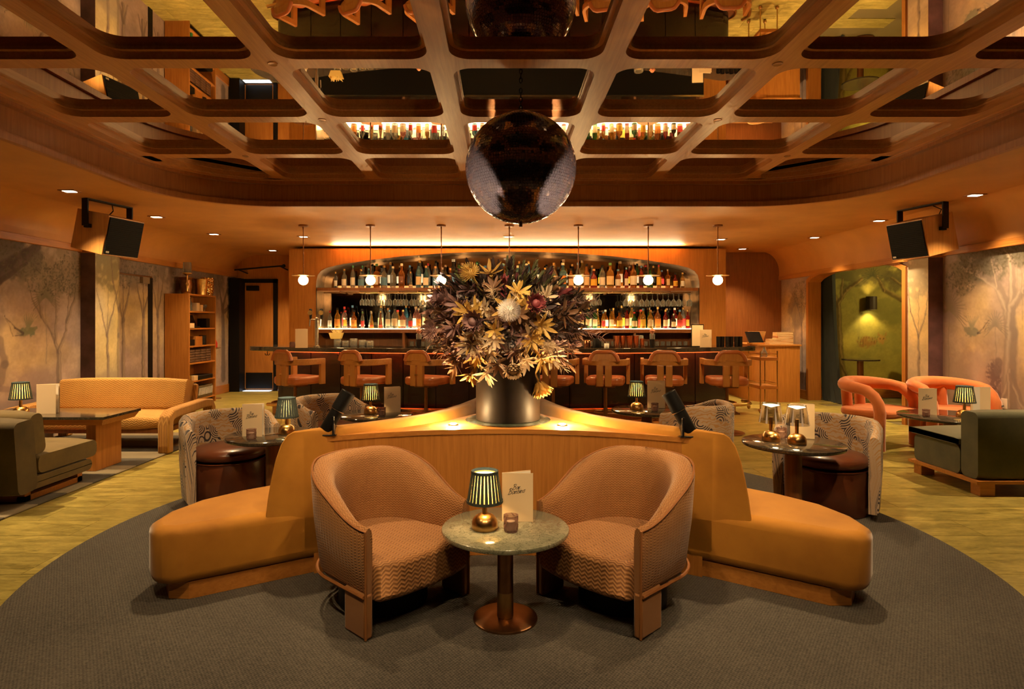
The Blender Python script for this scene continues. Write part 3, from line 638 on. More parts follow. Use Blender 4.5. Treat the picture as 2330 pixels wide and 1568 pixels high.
for k, sd in ((-1, 'left'), (1, 'right')):
    bx, by = isl((k*1.0-.0, -.545)); base = Vector((bx, by, .765)); tgt = Vector((.14, 4.45, 2.40))
    o = thing('pin_spot', base, 0, f'black tubular spotlight standing on the {sd} tip of the island, aimed up', 'spotlight', 'mirror ball pin spots')
    d = Vector((-k*.34, .12, .80)).normalized() if False else Vector((-k*(-.42), .10, .80)).normalized()
    # tube leans outwards at the foot, head towards the middle on its upper end
    d = Vector((.45 if k < 0 else -.42, .12, .78)).normalized()
    M = Matrix.Translation(Vector((-.02 if k < 0 else .02, 0, .02))) @ d.to_track_quat('Z', 'Y').to_matrix().to_4x4()
    MB().lathe([(0, 0), (.030, 0), (.036, .01), (.036, .13), (.038, .132), (.038, .14), (.041, .142), (.041, .25), (.037, .25), (.035, .235), (0, .235)], 24, M=M).build('barrel', K['black'], o)
    MB().lathe([(0, .236), (.033, .236), (.033, .238), (0, .238)], 16, M=M).build('lens', plain('spotlens', (.1, .08, .06), .05), o)
    MB().lathe([(.0365, .134), (.0395, .134), (.0395, .138), (.0365, .138)], 24, M=M).build('ring', K['steel'], o)
    t = MB(); t.box(-.05, .05, -.035, .035, 0, .006); t.box(.034*-k-.006, .034*-k+.006, -.03, .03, 0, .11); t.build('bracket', K['blackgloss'], o, smooth=False, bevel=.003)
    MB().tube([(.03*k, -.02, .02), (.05*k, -.03, .008), (.02*k, -.045, .006), (-.03*k, -.04, .006)], .004, 6).build('cable', K['black'], o)
    lamp('SPOT', base+Vector((0, 0, .02))+d*.27, 800, (1, .84, .70), tgt+Vector((k*.27, -.12, -.02)), size=.02, spot=15, blend=.12, name='pin_beam')
# ================================================================== armchairs at the centre
K['chev'] = herring('chev', (.23, .090, .022), (.36, .160, .046), .026, .013, .009)
K['chevs'] = herring('chevs', (.17, .062, .016), (.40, .185, .060), .036, .019, .013)
K['pipe'] = plain('pipe', (.27, .10, .025), .6)
def sm(t): t = max(0, min(1, t)); return t*t*(3-2*t)
def u_plan(t, W, D, front):
    # t in -1..1 ; U with open front (towards -y); returns x, y, outward normal
    L1 = front; arc = math.pi*W*.92; tot = 2*L1+arc; s = (t+1)/2*tot
    if s < L1: return Vector((-W, -L1+s)), Vector((-1, 0))
    if s > L1+arc: return Vector((W, -(s-L1-arc))), Vector((1, 0))
    a = math.pi - (s-L1)/arc*math.pi
    return Vector((W*math.cos(a), D*math.sin(a))), Vector((math.cos(a)/W, math.sin(a)/D)).normalized()
def shell(W, D, frontl, th0, ztop, zbot, flare=.03, n=44, thin=None):
    rings = []
    for i in range(n+1):
        t = -1+2*i/n; p, nr = u_plan(t, W, D, frontl); h = ztop(abs(t)); th = th0 if thin is None else thin+(th0-thin)*sm((1-abs(t))/.45); zb = zbot(abs(t)) if callable(zbot) else zbot
        o = lambda off, z: (p.x+nr.x*off, p.y+nr.y*off, z)
        fl_ = flare*(1-abs(t)**3)
        ring = [o(-th, zb), o(-th+.02*0, zb+(h-zb)*.5), o(-th+fl_*.6, h-.05), o(-th*.85+fl_, h-.015), o(-th*.5+fl_, h), o(-th*.12+fl_, h-.008), o(.01+fl_, h-.035), o(.012+fl_*.5, zb+(h-zb)*.5), o(0, zb+.02), o(-.012, zb)]
        rings.append(ring)
    return MB().loft(rings)
def armchair(loc, rz, label):
    a = thing('armchair', loc, rz, label, 'armchair', 'front tub armchairs')
    W, D, F = .305, .315, .29
    sh = shell(W, D, F, .085, lambda t: .50+.215*sm((1.0-t)/.78), .20, .035, thin=.034)
    sh.build('shell', K['chev'], a, bevel=0, ang=60)
    MB().tube([((p+nr*.012).x, (p+nr*.012).y, .205) for p, nr in (u_plan(-1+2*i/44, W, D, F) for i in range(45))], .008, 6).build('piping', K['pipe'], a)
    tp = []
    for i in range(45):
        t = -1+2*i/44; p, nr = u_plan(t, W, D, F); h = .50+.215*sm((1-abs(t))/.78); fl_ = .035*(1-abs(t)**3); tp.append(((p+nr*(.004+fl_)).x, (p+nr*(.004+fl_)).y, h-.012))
    tp = [(tp[0][0], tp[0][1]-.004, .02)] + [(tp[0][0], tp[0][1]-.004, .3)] + tp + [(tp[-1][0], tp[-1][1]-.004, .3), (tp[-1][0], tp[-1][1]-.004, .02)]
    MB().tube(tp, .006, 6).build('piping', K['pipe'], a)
    # seat cushion
    pl = []
    for i in range(25):
        t = -1+2*i/24; p, nr = u_plan(t, W-.032, D-.06, F+.02); pl.append((p.x, p.y))
    pl = pl + [(W-.05, -F-.04), (W*.5, -F-.065), (0, -F-.075), (-W*.5, -F-.065), (-W+.05, -F-.04)]
    m = MB(); m.prism(pl, .17, .345); 
    for i, v_ in enumerate(m.v): m.uv[i] = (v_.x*1.0, v_.y*1.0+v_.z)
    m.build('seat', K['chevs'], a, bevel=.03, seg=3, ang=50)
    for s_ in (-1, 1):
        x0, x1 = (W-.036, W+.008); t = MB(); t.box(s_*x0 if s_ > 0 else -x1, x1 if s_ > 0 else -x0, -F-.005, -F+.16, .0155, .215); t.build('leg', K['chev'], a, bevel=.012)
    MB().lathe([(0, .0155), (.22, .0155), (.22, .17), (0, .17)], 32).build('base', K['black'], a)
    return a
armchair((-.590, 3.05, 0), R(47), 'rust herringbone tub armchair left of the centre marble table')
armchair((.610, 3.055, 0), R(-47), 'rust herringbone tub armchair right of the centre marble table')
# ================================================================== tables
K['greenmarble'] = marble('greenmarble', (.20, .20, .13), (.36, .34, .24), (.05, .055, .035), 7, .14)
K['darkmarble'] = marble('darkmarble', (.020, .017, .014), (.050, .040, .030), (.10, .08, .05), 6, .08)
def round_table(loc, z, r, label, marb, base='bronze', rb=.15, rc=.037, group='round marble tables'):
    t = thing('round_table', loc, 0, label, 'table', group); z0 = loc[2]
    MB().lathe([(0, z-.028), (r-.02, z-.028), (r-.004, z-.022), (r, z-.012), (r-.002, z-.003), (r-.006, z), (0, z)], 64).build('tabletop', K[marb], t)
    MB().lathe([(rc, .012), (rc, z-.028)], 28).build('column', K['walnut' if base == 'wood' else 'bronze'], t)
    MB().lathe([(rc+.001, .014), (rc+.001, .13), (rc+.0003, .13)], 28).build('collar', K['brass'], t)
    MB().lathe([(0, 0), (rb, 0), (rb, .008), (rb-.008, .012), (0, .012)], 48).build('base', K['bronze'], t)
    return t
K['bulb'] = glow('bulb', (1, .74, .36), 26)
def shade_mat(nm, col, e):
    t = NT(nm); t.col(col); t.set(Roughness=.8); tr = t.N('ShaderNodeBsdfTranslucent'); tr.inputs[0].default_value = (*col, 1); mx = t.N('ShaderNodeMixShader'); mx.inputs[0].default_value = .7
    t.L(t.b.outputs[0], mx.inputs[1]); t.L(tr.outputs[0], mx.inputs[2]); t.L(mx.outputs[0], t.o.inputs[0]); return t.m
K['shade'] = shade_mat('shade', (.80, .58, .22), 1)
K['pleat'] = plain('pleat', (.035, .05, .045), .8); K['pleatblue'] = plain('pleatblue', (.07, .10, .10), .8)
K['shadeblue'] = shade_mat('shadeblue', (.30, .33, .24), 1)
K['ghostshade'] = glass('ghostshade', (.10, .07, .04), .97, .1)
def table_lamp(loc, label, style='green', rz=0, s=1.0):
    l = thing('table_lamp', loc, rz, label, 'lamp', 'cordless table lamps')
    MB().lathe([(0, 0), (.058*s, 0), (.060*s, .004), (.060*s, .028), (.055*s, .045), (.040*s, .062), (.018*s, .070), (0, .072)], 28).build('base', K['brass'], l)
    MB().lathe([(.012*s, .068), (.012*s, .165*s), (0, .165*s)], 14).build('stem', K['brass'], l)
    z0, z1, r0, r1 = .128*s, .262*s, .079*s, .058*s
    sh = K['shade'] if style == 'green' else K['shadeblue'] if style == 'blue' else K['ghostshade']
    shd = MB().lathe([(r0, z0), (r1, z1)], 44).build('shade', sh, l)
    if style != 'ghost':
        n = 26; t = MB()
        wd = .355 if style == 'green' else .42
        for i in range(n):
            a0 = 2*math.pi*(i-wd)/n; a1 = 2*math.pi*(i+wd)/n; vs = []
            for rr in (0, .003):
                for (r_, z_) in ((r0, z0), (r1, z1)):
                    for a in (a0, a1): vs.append(((r_+.0008+rr)*math.cos(a), (r_+.0008+rr)*math.sin(a), z_))
            t.add(vs, [(0, 1, 3, 2), (4, 6, 7, 5), (0, 4, 5, 1), (2, 3, 7, 6), (0, 2, 6, 4), (1, 5, 7, 3)])
        t.build('pleats', K['pleat' if style == 'green' else 'pleatblue'], shd, smooth=False)
        for (r_, z_) in ((r0, z0), (r1, z1)): MB().lathe([(r_-.002, z_-.006), (r_+.005, z_-.006), (r_+.005, z_+.006), (r_-.002, z_+.006), (r_-.002, z_-.006)], 44).build('band', K['pleat' if style == 'green' else 'pleatblue'], shd)
    else:
        n = 8; t = MB()
        for i in range(n):
            a0 = 2*math.pi*(i-.12)/n; a1 = 2*math.pi*(i+.12)/n; t.add([((r0+.001)*math.cos(a0), (r0+.001)*math.sin(a0), z0), ((r0+.001)*math.cos(a1), (r0+.001)*math.sin(a1), z0), ((r1+.001)*math.cos((a0+a1)/2), (r1+.001)*math.sin((a0+a1)/2), z1)], [(0, 1, 2)])
        t.build('pleats', glow('ghoststreak', (1, .55, .25), .35), shd, smooth=False)  # lit streaks of the clear shade, put in as glowing wedges
    MB().lathe([(0, z1-.030), (r1-.004, z1-.014), (r1-.005, z1-.012), (0, z1-.012)], 28).build('diffuser', glow('lampdisc', (1, .82, .5), 5), l)
    lamp('POINT', (loc[0], loc[1], loc[2]+.20*s), 2.6, (1, .62, .24), size=.025, name='table_lamp_light')
    return l
# lettering strokes for the menu cover
LET = {'B': [[(.15, 0), (.35, 1.0)], [(.1, .85), (.35, 1.02), (.62, .95), (.62, .72), (.30, .55), (.60, .48), (.62, .18), (.35, 0), (.05, .05)]],
       'a': [[(.38, .42), (.2, .48), (.05, .28), (.08, .05), (.22, .02), (.38, .25), (.42, .45), (.38, .08), (.48, .02)]],
       'r': [[(0, .45), (.06, .0)], [(.04, .28), (.18, .46), (.30, .42)]],
       'm': [[(.02, .45), (0, 0)], [(.02, .3), (.16, .46), (.2, .38), (.18, 0)], [(.19, .3), (.34, .46), (.38, .36), (.36, .05), (.46, .02)]],
       'b': [[(.12, 1.0), (.02, .1), (.15, 0), (.32, .15), (.28, .38), (.06, .34)]],
       'i': [[(.06, .45), (.03, .05), (.12, .02)], [(.1, .62), (.12, .66)]],
       'n': [[(.02, .45), (0, 0)], [(.02, .3), (.18, .46), (.24, .38), (.22, .05), (.32, .02)]],
       'o': [[(.2, .46), (.05, .3), (.06, .06), (.2, 0), (.34, .2), (.3, .42), (.18, .44), (.42, .48)]]}
ADV = {'B': .68, 'a': .46, 'r': .32, 'm': .48, 'b': .36, 'i': .14, 'n': .34, 'o': .42}
def lettering(mb, text, x, z, s, slope, y, wdt):
    cx_ = 0
    for ch in text:
        for st in LET[ch]:
            pts = []
            for k in range(len(st)-1):
                for q in range(3):
                    f_ = q/3; pts.append((st[k][0]*(1-f_)+st[k+1][0]*f_, st[k][1]*(1-f_)+st[k+1][1]*f_))
            pts.append(st[-1]); P3 = []
            for (a, b) in pts:
                a2 = cx_+a+b*.22; P3.append(Vector((x+a2*s, z+b*s+a2*s*slope)))
            for k in range(len(P3)-1):
                d = P3[k+1]-P3[k]
                if d.length < 1e-6: continue
                nr = Vector((-d.y, d.x)).normalized()*wdt/2; e = d.normalized()*wdt*.3; A, B = P3[k]-e, P3[k+1]+e
                mb.add([(A.x+nr.x, y, A.y+nr.y), (A.x-nr.x, y, A.y-nr.y), (B.x-nr.x, y, B.y-nr.y), (B.x+nr.x, y, B.y+nr.y)], [(0, 1, 2, 3)])
        cx_ += ADV[ch]
tx = MB(); lettering(tx, 'Bar', .048, .150, .026, .18, -.0026, .0016); lettering(tx, 'Bambino', .026, .127, .029, .16, -.0026, .0017)
letter_me = tx.mesh('lettering', K['ink'], False)
cov = MB().box(0, .148, -.002, 0, 0, .232).mesh('cover', K['paper'], False); pages = MB().box(.002, .144, 0, .004, .003, .229).mesh('page', K['white'], False)
def menu(loc, label, rz=0, opening=28, text=True, s=1.0, flip=False):
    m = thing('menu_card', loc, rz, label, 'menu', 'folded menu cards'); m.scale = (s, s, s)
    a = link('front_cover', cov, m)
    if text: t = link('lettering', letter_me, a)
    b = link('back_cover', cov, m); b.rotation_euler = (0, 0, R(opening)); b.location = (0, .004, 0)
    p = link('pages', pages, m); p.rotation_euler = (0, 0, R(opening*.8))
    return m
K['smoke'] = glass('smoke', (.36, .20, .16), .62); K['wax'] = plain('wax', (.75, .62, .48), .6)
def candle(loc, label, lit=True):
    c_ = thing('candle_holder', loc, 0, label, 'candle', 'cut glass candle holders'); t = MB(); n = 10; rings = []
    for z, r_, off in ((0, .030, 0), (.012, .034, .5), (.028, .034, 0), (.044, .034, .5), (.060, .034, 0), (.074, .035, .5)):
        rings.append([(r_*math.cos(2*math.pi*(i+off)/n), r_*math.sin(2*math.pi*(i+off)/n), z) for i in range(n)])
    t.loft(rings, cap=False); t.add([(p[0], p[1], .0) for p in rings[0]], [tuple(range(n))]); t.build('glass', K['smoke'], c_, smooth=False)
    MB().lathe([(0, .004), (.020, .004), (.020, .046), (.012, .048), (0, .047)], 16).build('candle', K['wax'], c_)
    return c_
round_table((.02, 2.83, .0145), .43, .297, 'round green marble table on a brass pedestal between the two front armchairs', 'greenmarble')
Z1 = .4452
table_lamp((-.075, 2.80, Z1), 'pleated green lamp with brass base on the front centre table')
menu((.005, 2.90, Z1), 'folded cream menu on the front centre table', R(-3), 24)
candle((.045, 2.765, Z1), 'faceted smoked glass candle holder on the front centre table')
Z2 = .575
round_table((-1.67, 4.44, .0145), .56, .33, 'dark round marble table beside the left curved sofa', 'darkmarble', 'wood', .17, .05)
round_table((2.00, 4.15, .0145), .56, .33, 'dark round marble table beside the right curved sofa', 'darkmarble', 'wood', .17, .055)
round_table((-1.12, 5.44, .0145), .56, .33, 'dark round marble table behind the left curved sofa near the bar stools', 'darkmarble', 'wood', .17, .05)
round_table((1.37, 5.70, .0145), .56, .33, 'dark round marble table behind the right curved sofa near the bar stools', 'darkmarble', 'wood', .17, .05)
table_lamp((-1.575, 4.46, Z2), 'grey-blue pleated lamp on the dark table left of the sofa', 'blue', .3)
menu((-1.86, 4.36, Z2), 'cream menu on the dark table beside the left curved sofa', R(-4), 30)
candle((-1.75, 4.25, Z2), 'smoked glass candle holder on the table beside the left curved sofa')
table_lamp((-1.165, 5.42, Z2), 'dark pleated lamp on the table behind the left curved sofa', 'green', .2)
menu((-1.06, 5.50, Z2), 'cream menu on the table behind the left curved sofa', R(6), 22)
candle((-1.045, 5.32, Z2), 'smoked candle holder on the table behind the left curved sofa')
table_lamp((1.27, 5.68, Z2), 'dark pleated lamp on the table behind the right curved sofa', 'green')
menu((1.40, 5.80, Z2), 'cream menu on the table behind the right curved sofa', R(-5), 5, s=1.12)
candle((1.42, 5.60, Z2), 'smoked candle holder on the table behind the right curved sofa')
table_lamp((1.87, 4.20, Z2), 'lamp with faint clear shade at the back of the right dark table', 'ghost')
table_lamp((2.00, 4.10, Z2), 'lamp with faint clear shade in front of the right table menu', 'ghost')
menu((2.06, 4.32, Z2), 'cream menu on the dark table beside the right curved sofa', R(-22), 10, s=1.05)
candle((1.99, 4.30, Z2), 'smoked candle holder between the two lamps on the right table')
# ================================================================== tub chairs in tiger fabric
zt = NT('tigerfab'); v = zt.coord('UV', (1, 1, 1)); nz = zt.noise(v, 5.5, 2, .5, .4)
wv = zt.N('ShaderNodeTexWave', wave_type='RINGS', rings_direction='SPHERICAL'); wv.inputs['Scale'].default_value = 16; wv.inputs['Distortion'].default_value = 6; wv.inputs['Detail'].default_value = 1; wv.inputs['Detail Scale'].default_value = 1.2
wv2 = zt.N('ShaderNodeTexWave', wave_type='BANDS', bands_direction='Y'); wv2.inputs['Scale'].default_value = 11; wv2.inputs['Distortion'].default_value = 9; wv2.inputs['Detail'].default_value = 1.5; wv2.inputs['Detail Scale'].default_value = 1.6
vor = zt.N('ShaderNodeTexVoronoi'); vor.inputs['Scale'].default_value = 6.5; zt.L(v, vor.inputs['Vector'])
zt.L(v, wv.inputs['Vector']); zt.L(v, wv2.inputs['Vector'])
wr_ = zt.math('SINE', zt.math('ADD', zt.math('MULTIPLY', vor.outputs['Distance'], 62), zt.math('MULTIPLY', nz, 9)))
mask = zt.ramp(nz, .48, .51); stripes = zt.math('MULTIPLY', zt.ramp(wr_, .0, .35), mask)
m2 = zt.math('MULTIPLY', zt.math('MULTIPLY', zt.ramp(wv2.outputs[1], .62, .78), zt.math('SUBTRACT', 1, mask)), .75)
nb = zt.noise(v, 18, 3); c0 = zt.mix(nb, (.50, .36, .24), (.64, .48, .33)); c1 = zt.mix(m2, c0, (.52, .25, .05)); zt.col(zt.mix(stripes, c1, (.035, .022, .03))); zt.set(Roughness=.85, Sheen_Weight=.3)
K['tiger'] = zt.m
def tub(loc, rz, label):
    a = thing('tub_chair', loc, rz, label, 'tub chair', 'tiger print tub chairs')
    W, D, F = .335, .33, .17
    sh = shell(W, D, F, .062, lambda t: .60+.085*sm((1-t)/.5), .065, .012, 40); sh.build('backrest', K['tiger'], a, ang=60)
    MB().lathe([(0, .35), (.245, .35), (.268, .362), (.276, .385), (.270, .41), (.24, .432), (.15, .446), (0, .45)], 40).build('seat_cushion', K['brownleather'], a, ang=80)
    MB().lathe([(0, .0155), (.262, .0155), (.268, .03), (.268, .325), (.262, .335), (0, .335)], 40).build('drum_base', K['brownleather'], a)
    MB().lathe([(.262, .337), (.272, .333), (.274, .339), (.264, .343), (.262, .337)], 40).build('piping', K['brownleather'], a)
    return a
tub((-2.12, 4.74, 0), R(38), 'tiger print tub chair with brown leather seat left of the sofa')
tub((2.42, 4.50, 0), R(-35), 'tiger print tub chair with brown leather seat right of the sofa')
tub((-1.62, 5.75, 0), R(55), 'tiger print tub chair behind the left curved sofa near the stools')
tub((1.72, 5.45, 0), R(-127), 'tiger print tub chair behind the right curved sofa near the stools')
# ================================================================== the bar
rnd = random.Random(7)
def fy(x): return 8.30 + .052*(x-.1)**2
def offs(xs, o):
    out = []
    for x in xs:
        sl = .104*(x-.1); n = Vector((-sl, 1)).normalized(); out.append((x+n.x*o, fy(x)+n.y*o))
    return out
def bar_outline(x0, x1, o0, o1, r=.2, n=30):
    xs = [x0+(x1-x0)*i/n for i in range(n+1)]; f_ = offs(xs, o0); b_ = offs(xs, o1)
    def endcap(a, b, sgn):
        m = ((Vector(a)+Vector(b))/2); h = (Vector(b)-Vector(a))/2; d = Vector((h.y, -h.x)).normalized()*sgn
        return [tuple(m - h*math.cos(t) + d*r*math.sin(t)) for t in [math.pi*i/10 for i in range(1, 10)]]
    return f_ + endcap(f_[-1], b_[-1], 1) + b_[::-1] + endcap(b_[0], f_[0], 1)
bar = thing('bar_counter', (0, 0, 0), 0, 'long curved bar with dark stone top and black panelled front', 'bar')
MB().prism(bar_outline(-3.70, 3.72, 0, .72, .22), .965, 1.03).build('worktop', K['darkmarble'], bar, bevel=.008, ang=30)
K['panel'] = plain('panel', (.012, .007, .006), .22, 0, .4, 3, 0, 60, .2)
npan = 14; xa, xb = -3.40, 3.44
for i in range(npan):
    x0 = xa+(xb-xa)*i/npan+.006; x1 = xa+(xb-xa)*(i+1)/npan-.006
    q = offs([x0, (x0+x1)/2, x1], .27) + offs([x1, (x0+x1)/2, x0], .31); MB().prism(q, .15, .965).build('front_panel', K['panel'], bar, smooth=False)
MB().prism(bar_outline(xa-.04, xb+.04, .30, .62, .16), .0, .965).build('carcass', K['panel'], bar, ang=30)
MB().prism(bar_outline(xa-.05, xb+.08, .20, .64, .2), .0, .15).build('plinth', K['walnut'], bar, ang=30, bevel=.01)
MB().tube([(*p, .165) for p in bar_outline(xa-.05, xb+.08, .20, .64, .2)], .016, 8, loop=True).build('plinth_trim', K['brass'], bar)
rail = offs([-3.5+7.15*i/30 for i in range(31)], .06); e = rail[-1]
rp = [(*p, .17) for p in rail] + [(e[0]+.12, e[1]+.12, .17), (e[0]+.17, e[1]+.28, .17), (e[0]+.12, e[1]+.42, .17)]
fr = MB().tube(rp, .026, 10).build('foot_rail', K['brass'], bar)
for x in (-3.3, -2.2, -1.1, 0, 1.1, 2.2, 3.3):
    p = offs([x], .06)[0]; MB().lathe([(.04, 0), (.04, .01), (.014, .012), (.014, .17)], 10, (p[0], p[1], 0)).build('rail_post', K['bronze'], fr)
led = MB(); xs = [xa+(xb-xa)*i/40 for i in range(41)]; A, B = offs(xs, .20), offs(xs, .225)
led.loft([[(*a, .945), (*b, .945), (*b, .962), (*a, .962)] for a, b in zip(A, B)]).build('light_strip', glow('redled', (1, .09, .015), 2.6, True), bar, smooth=False)
for x in (-2.7, -1.35, 0, 1.35, 2.7):
    p = offs([x], .20)[0]; lamp('AREA', (p[0], p[1]-.03, .955), 7, (1, .10, .02), (p[0], p[1]+.12, .6), sx=1.3, sy=.03, name='bar_strip_light')
K['iron'] = plain('iron', (.02, .018, .018), .4)
for k, x in enumerate((-3.55, -2.35, -1.05, -.55, .75, 1.45, 2.3, 3.6)):
    p = offs([x], .12)[0]; h = MB(); h.tube([(0, 0, .965), (0, 0, .905)], .006, 6); h.tube([(-.035, 0, .925), (-.03, 0, .905), (-.012, 0, .895), (0, 0, .905), (.012, 0, .895), (.03, 0, .905), (.035, 0, .925)], .006, 6)
    h.build('anchor_hook', K['iron'], bar, loc=(p[0], p[1], 0))
# ---- bar stools
stool_proto = thing('bar_stool', (0, 0, 0))
def mk_stool(a):
    W, D, F = .27, .20, .24
    MB().lathe([(0, 0), (.21, 0), (.21, .010), (.20, .016), (.03, .022), (.026, .03)], 36).build('base', K['bronze'], a)
    MB().lathe([(.020, .02), (.020, .62)], 18).build('post', K['bronze'], a); MB().lathe([(.027, .02), (.027, .30)], 18).build('sleeve', K['bronze'], a)
    ft = MB(); ft.tube([(-.15, -.02, .24), (-.15, -.20, .24), (.15, -.20, .24), (.15, -.02, .24)], .011, 8); ft.tube([(-.15, -.02, .24), (0, 0, .24), (.15, -.02, .24)], .009, 8); ft.build('footrest', K['bronze'], a)
    MB().prism(rrect(-.235, .235, -.27, .19, .10, 6), .605, .705).build('seat', K['leather'], a, bevel=.028, seg=3, ang=50)
    MB().prism(rrect(-.12, .12, -.12, .10, .03, 3), .575, .61).build('seat_mount', K['walnut'], a, smooth=False)
    rings = []
    for i in range(37):
        p, nr = u_plan(-1+2*i/36, W, D, F); o = lambda d: (p+nr*d)
        i_, q_ = o(-.022), o(.022); rings.append([(i_.x, i_.y, .855), (i_.x, i_.y, .93), (q_.x, q_.y, .93), (q_.x, q_.y, .855)])
    MB().loft(rings).build('arm_rail', K['oakx'], a, bevel=.005, ang=30)
    for s_ in (-1, 1):
        MB().box(s_*W-.022, s_*W+.022, -F-.001, -F+.075, .60, .86).build('arm_post', K['oak'], a, bevel=.005, smooth=False)
        MB().box(s_*.052-.04, s_*.052+.04, D-.028, D+.022, .60, .86).build('back_splat', K['oak'], a, bevel=.005, smooth=False)
    MB().box(-.022, .022, D+.02, D+.027, .735, .750).build('splat_clip', K['brass'], a, smooth=False)
    # headrest: padded leather hoop with wooden centre board
    prof = [(-.175, .93), (-.155, .985), (-.12, 1.028), (-.085, 1.043), (.085, 1.043), (.12, 1.028), (.155, .985), (.175, .93)]
    MB().tube([(x, D+.005, z-.018) for x, z in prof], .026, 10).build('headrest_pad', K['leather'], a)
    MB().add([(x, D-.012, z-.02) for x, z in prof]+[(x, D+.016, z-.02) for x, z in prof], [tuple(range(7, -1, -1)), tuple(range(8, 16))]+[(i, (i+1) % 8, 8+(i+1) % 8, 8+i) for i in range(8)]).build('headrest_board', K['oak'], a, smooth=False)
mk_stool(stool_proto)
ST = [(-2.63, 7.75, 148, 'first bar stool from the left end of the bar'), (-1.77, 7.70, 150, 'second bar stool from the left end of the bar'), (-.95, 7.68, 154, 'third bar stool from the left, just left of the flowers'), (-.12, 7.66, 160, 'bar stool hidden behind the flower pot'), (.66, 7.66, 163, 'bar stool just right of the flower pot'),
      (1.32, 7.66, 165, 'third bar stool from the right end of the bar'), (2.06, 7.66, 167, 'second bar stool from the right end of the bar'), (2.84, 7.62, 172, 'bar stool at the far right end of the bar')]
for i, (x, y, a, lb) in enumerate(ST):
    o = stool_proto if i == 0 else copy_tree(stool_proto)
    o.location = (x, y, .0008); o.rotation_euler = (0, 0, R(a))      # local front is -y: about half a turn faces the bar
    tag(o, lb + ', oak and tan leather', 'bar stool', 'bar stools')
# ---- pendants
K['globe'] = glow('globe', (1, .72, .30), 22)
pp = thing('pendant_lamp', (0, 0, 0))
MB().lathe([(0, 0), (.066, 0), (.066, -.022), (.012, -.026), (.010, -.06), (0, -.06)], 24).build('canopy', K['bronze'], pp); MB().lathe([(.0075, -.05), (.0075, -.71)], 8).build('rod', K['bronze'], pp)
MB().lathe([(0, -.700), (.155, -.708), (.158, -.713), (.155, -.716), (0, -.712)], 36).build('disc', K['brass'], pp); MB().sphere((0, 0, -.778), .068, 20, 12).build('globe', K['globe'], pp)
for i, x in enumerate((-2.78, -1.835, -.84, .117, 1.088, 2.07, 3.048)):
    o = pp if i == 0 else copy_tree(pp); o.location = (x, 8.53, ZS)
    tag(o, f'{["first", "second", "third", "fourth", "fifth", "sixth", "seventh"][i]} globe pendant from the left over the bar, brass disc', 'pendant lamp', 'globe pendants')
    lamp('POINT', (x, 8.53, ZS-.90), 24, (1, .62, .25), size=.06, name='pendant_light')
# ---- niche shelves
us = thing('upper_shelf', (0, 0, 0), 0, 'long upper niche shelf with lit riser carrying bottles', 'shelf')
MB().box(-3.31, 3.55, 10.90, 11.36, 1.955, 2.010).build('board', K['walnut'], us, smooth=False, bevel=.003)
MB().box(-3.0, 3.25, 11.16, 11.36, 2.010, 2.06).build('riser', K['walnut'], us, smooth=False)
MB().box(-3.2, 3.45, 11.10, 11.14, 2.0105, 2.016).build('light_strip', glow('shelfled', (1, .82, .5), 26, True), us, smooth=False)
ls = thing('lower_shelf', (0, 0, 0), 0, 'glowing lower niche shelf lit from beneath the bottles', 'shelf')
MB().box(-3.31, 3.55, 10.86, 11.36, 1.20, 1.265).build('board', K['walnut'], ls, smooth=False); MB().box(-3.29, 3.53, 10.92, 11.34, 1.2655, 1.275).build('light_panel', glow('lowglow', (1, .80, .42), 11, True), ls, smooth=False)
cab = thing('back_bar_cabinet', (0, 0, 0), 0, 'open back bar cabinet with dividers below the glowing shelf', 'cabinet')
MB().box(-3.31, 3.55, 11.30, 11.36, .0, 1.20).build('back_panel', K['walnut'], cab, smooth=False); MB().box(-3.31, 3.55, 10.60, 11.30, .90, .93).build('worktop', K['steel'], cab, smooth=False); MB().box(-3.31, 3.55, 10.62, 11.30, .0, .90).build('body', K['black'], cab, smooth=False)
for x in (-3.29, -1.75, -.75, .35, 1.3, 2.4, 3.52): MB().box(x-.02, x+.02, 10.88, 11.30, .93, 1.20).build('divider', K['walnut'], cab, smooth=False)
# ---- bottles
def bprof(kind, h, r):
    if kind == 'round': return [(0, 0), (r*.96, 0), (r, .01), (r, h*.58), (r*.9, h*.64), (r*.42, h*.74), (r*.36, h*.78), (r*.36, h*.93)]
    if kind == 'tall': return [(0, 0), (r*.96, 0), (r, .01), (r*.98, h*.62), (r*.7, h*.72), (r*.38, h*.80), (r*.34, h*.94)]
    if kind == 'squat': return [(0, 0), (r*.96, 0), (r*1.02, .012), (r, h*.5), (r*.85, h*.62), (r*.4, h*.70), (r*.33, h*.74), (r*.33, h*.9)]
    if kind == 'cone': return [(0, 0), (r*1.0, 0), (r*1.08, .015), (r*.8, h*.4), (r*.42, h*.68), (r*.34, h*.8), (r*.34, h*.93)]
    if kind == 'sq': return [(0, 0), (r*1.05, 0), (r*1.12, .008), (r*1.12, h*.60), (r*1.0, h*.66), (r*.42, h*.71), (r*.38, h*.93)]
    if kind == 'waist': return [(0, 0), (r*.9, 0), (r*.95, .01), (r*.72, h*.3), (r*.9, h*.5), (r*.55, h*.66), (r*.62, h*.8), (r*.3, h*.84), (r*.3, h*.88)]
BM = {}
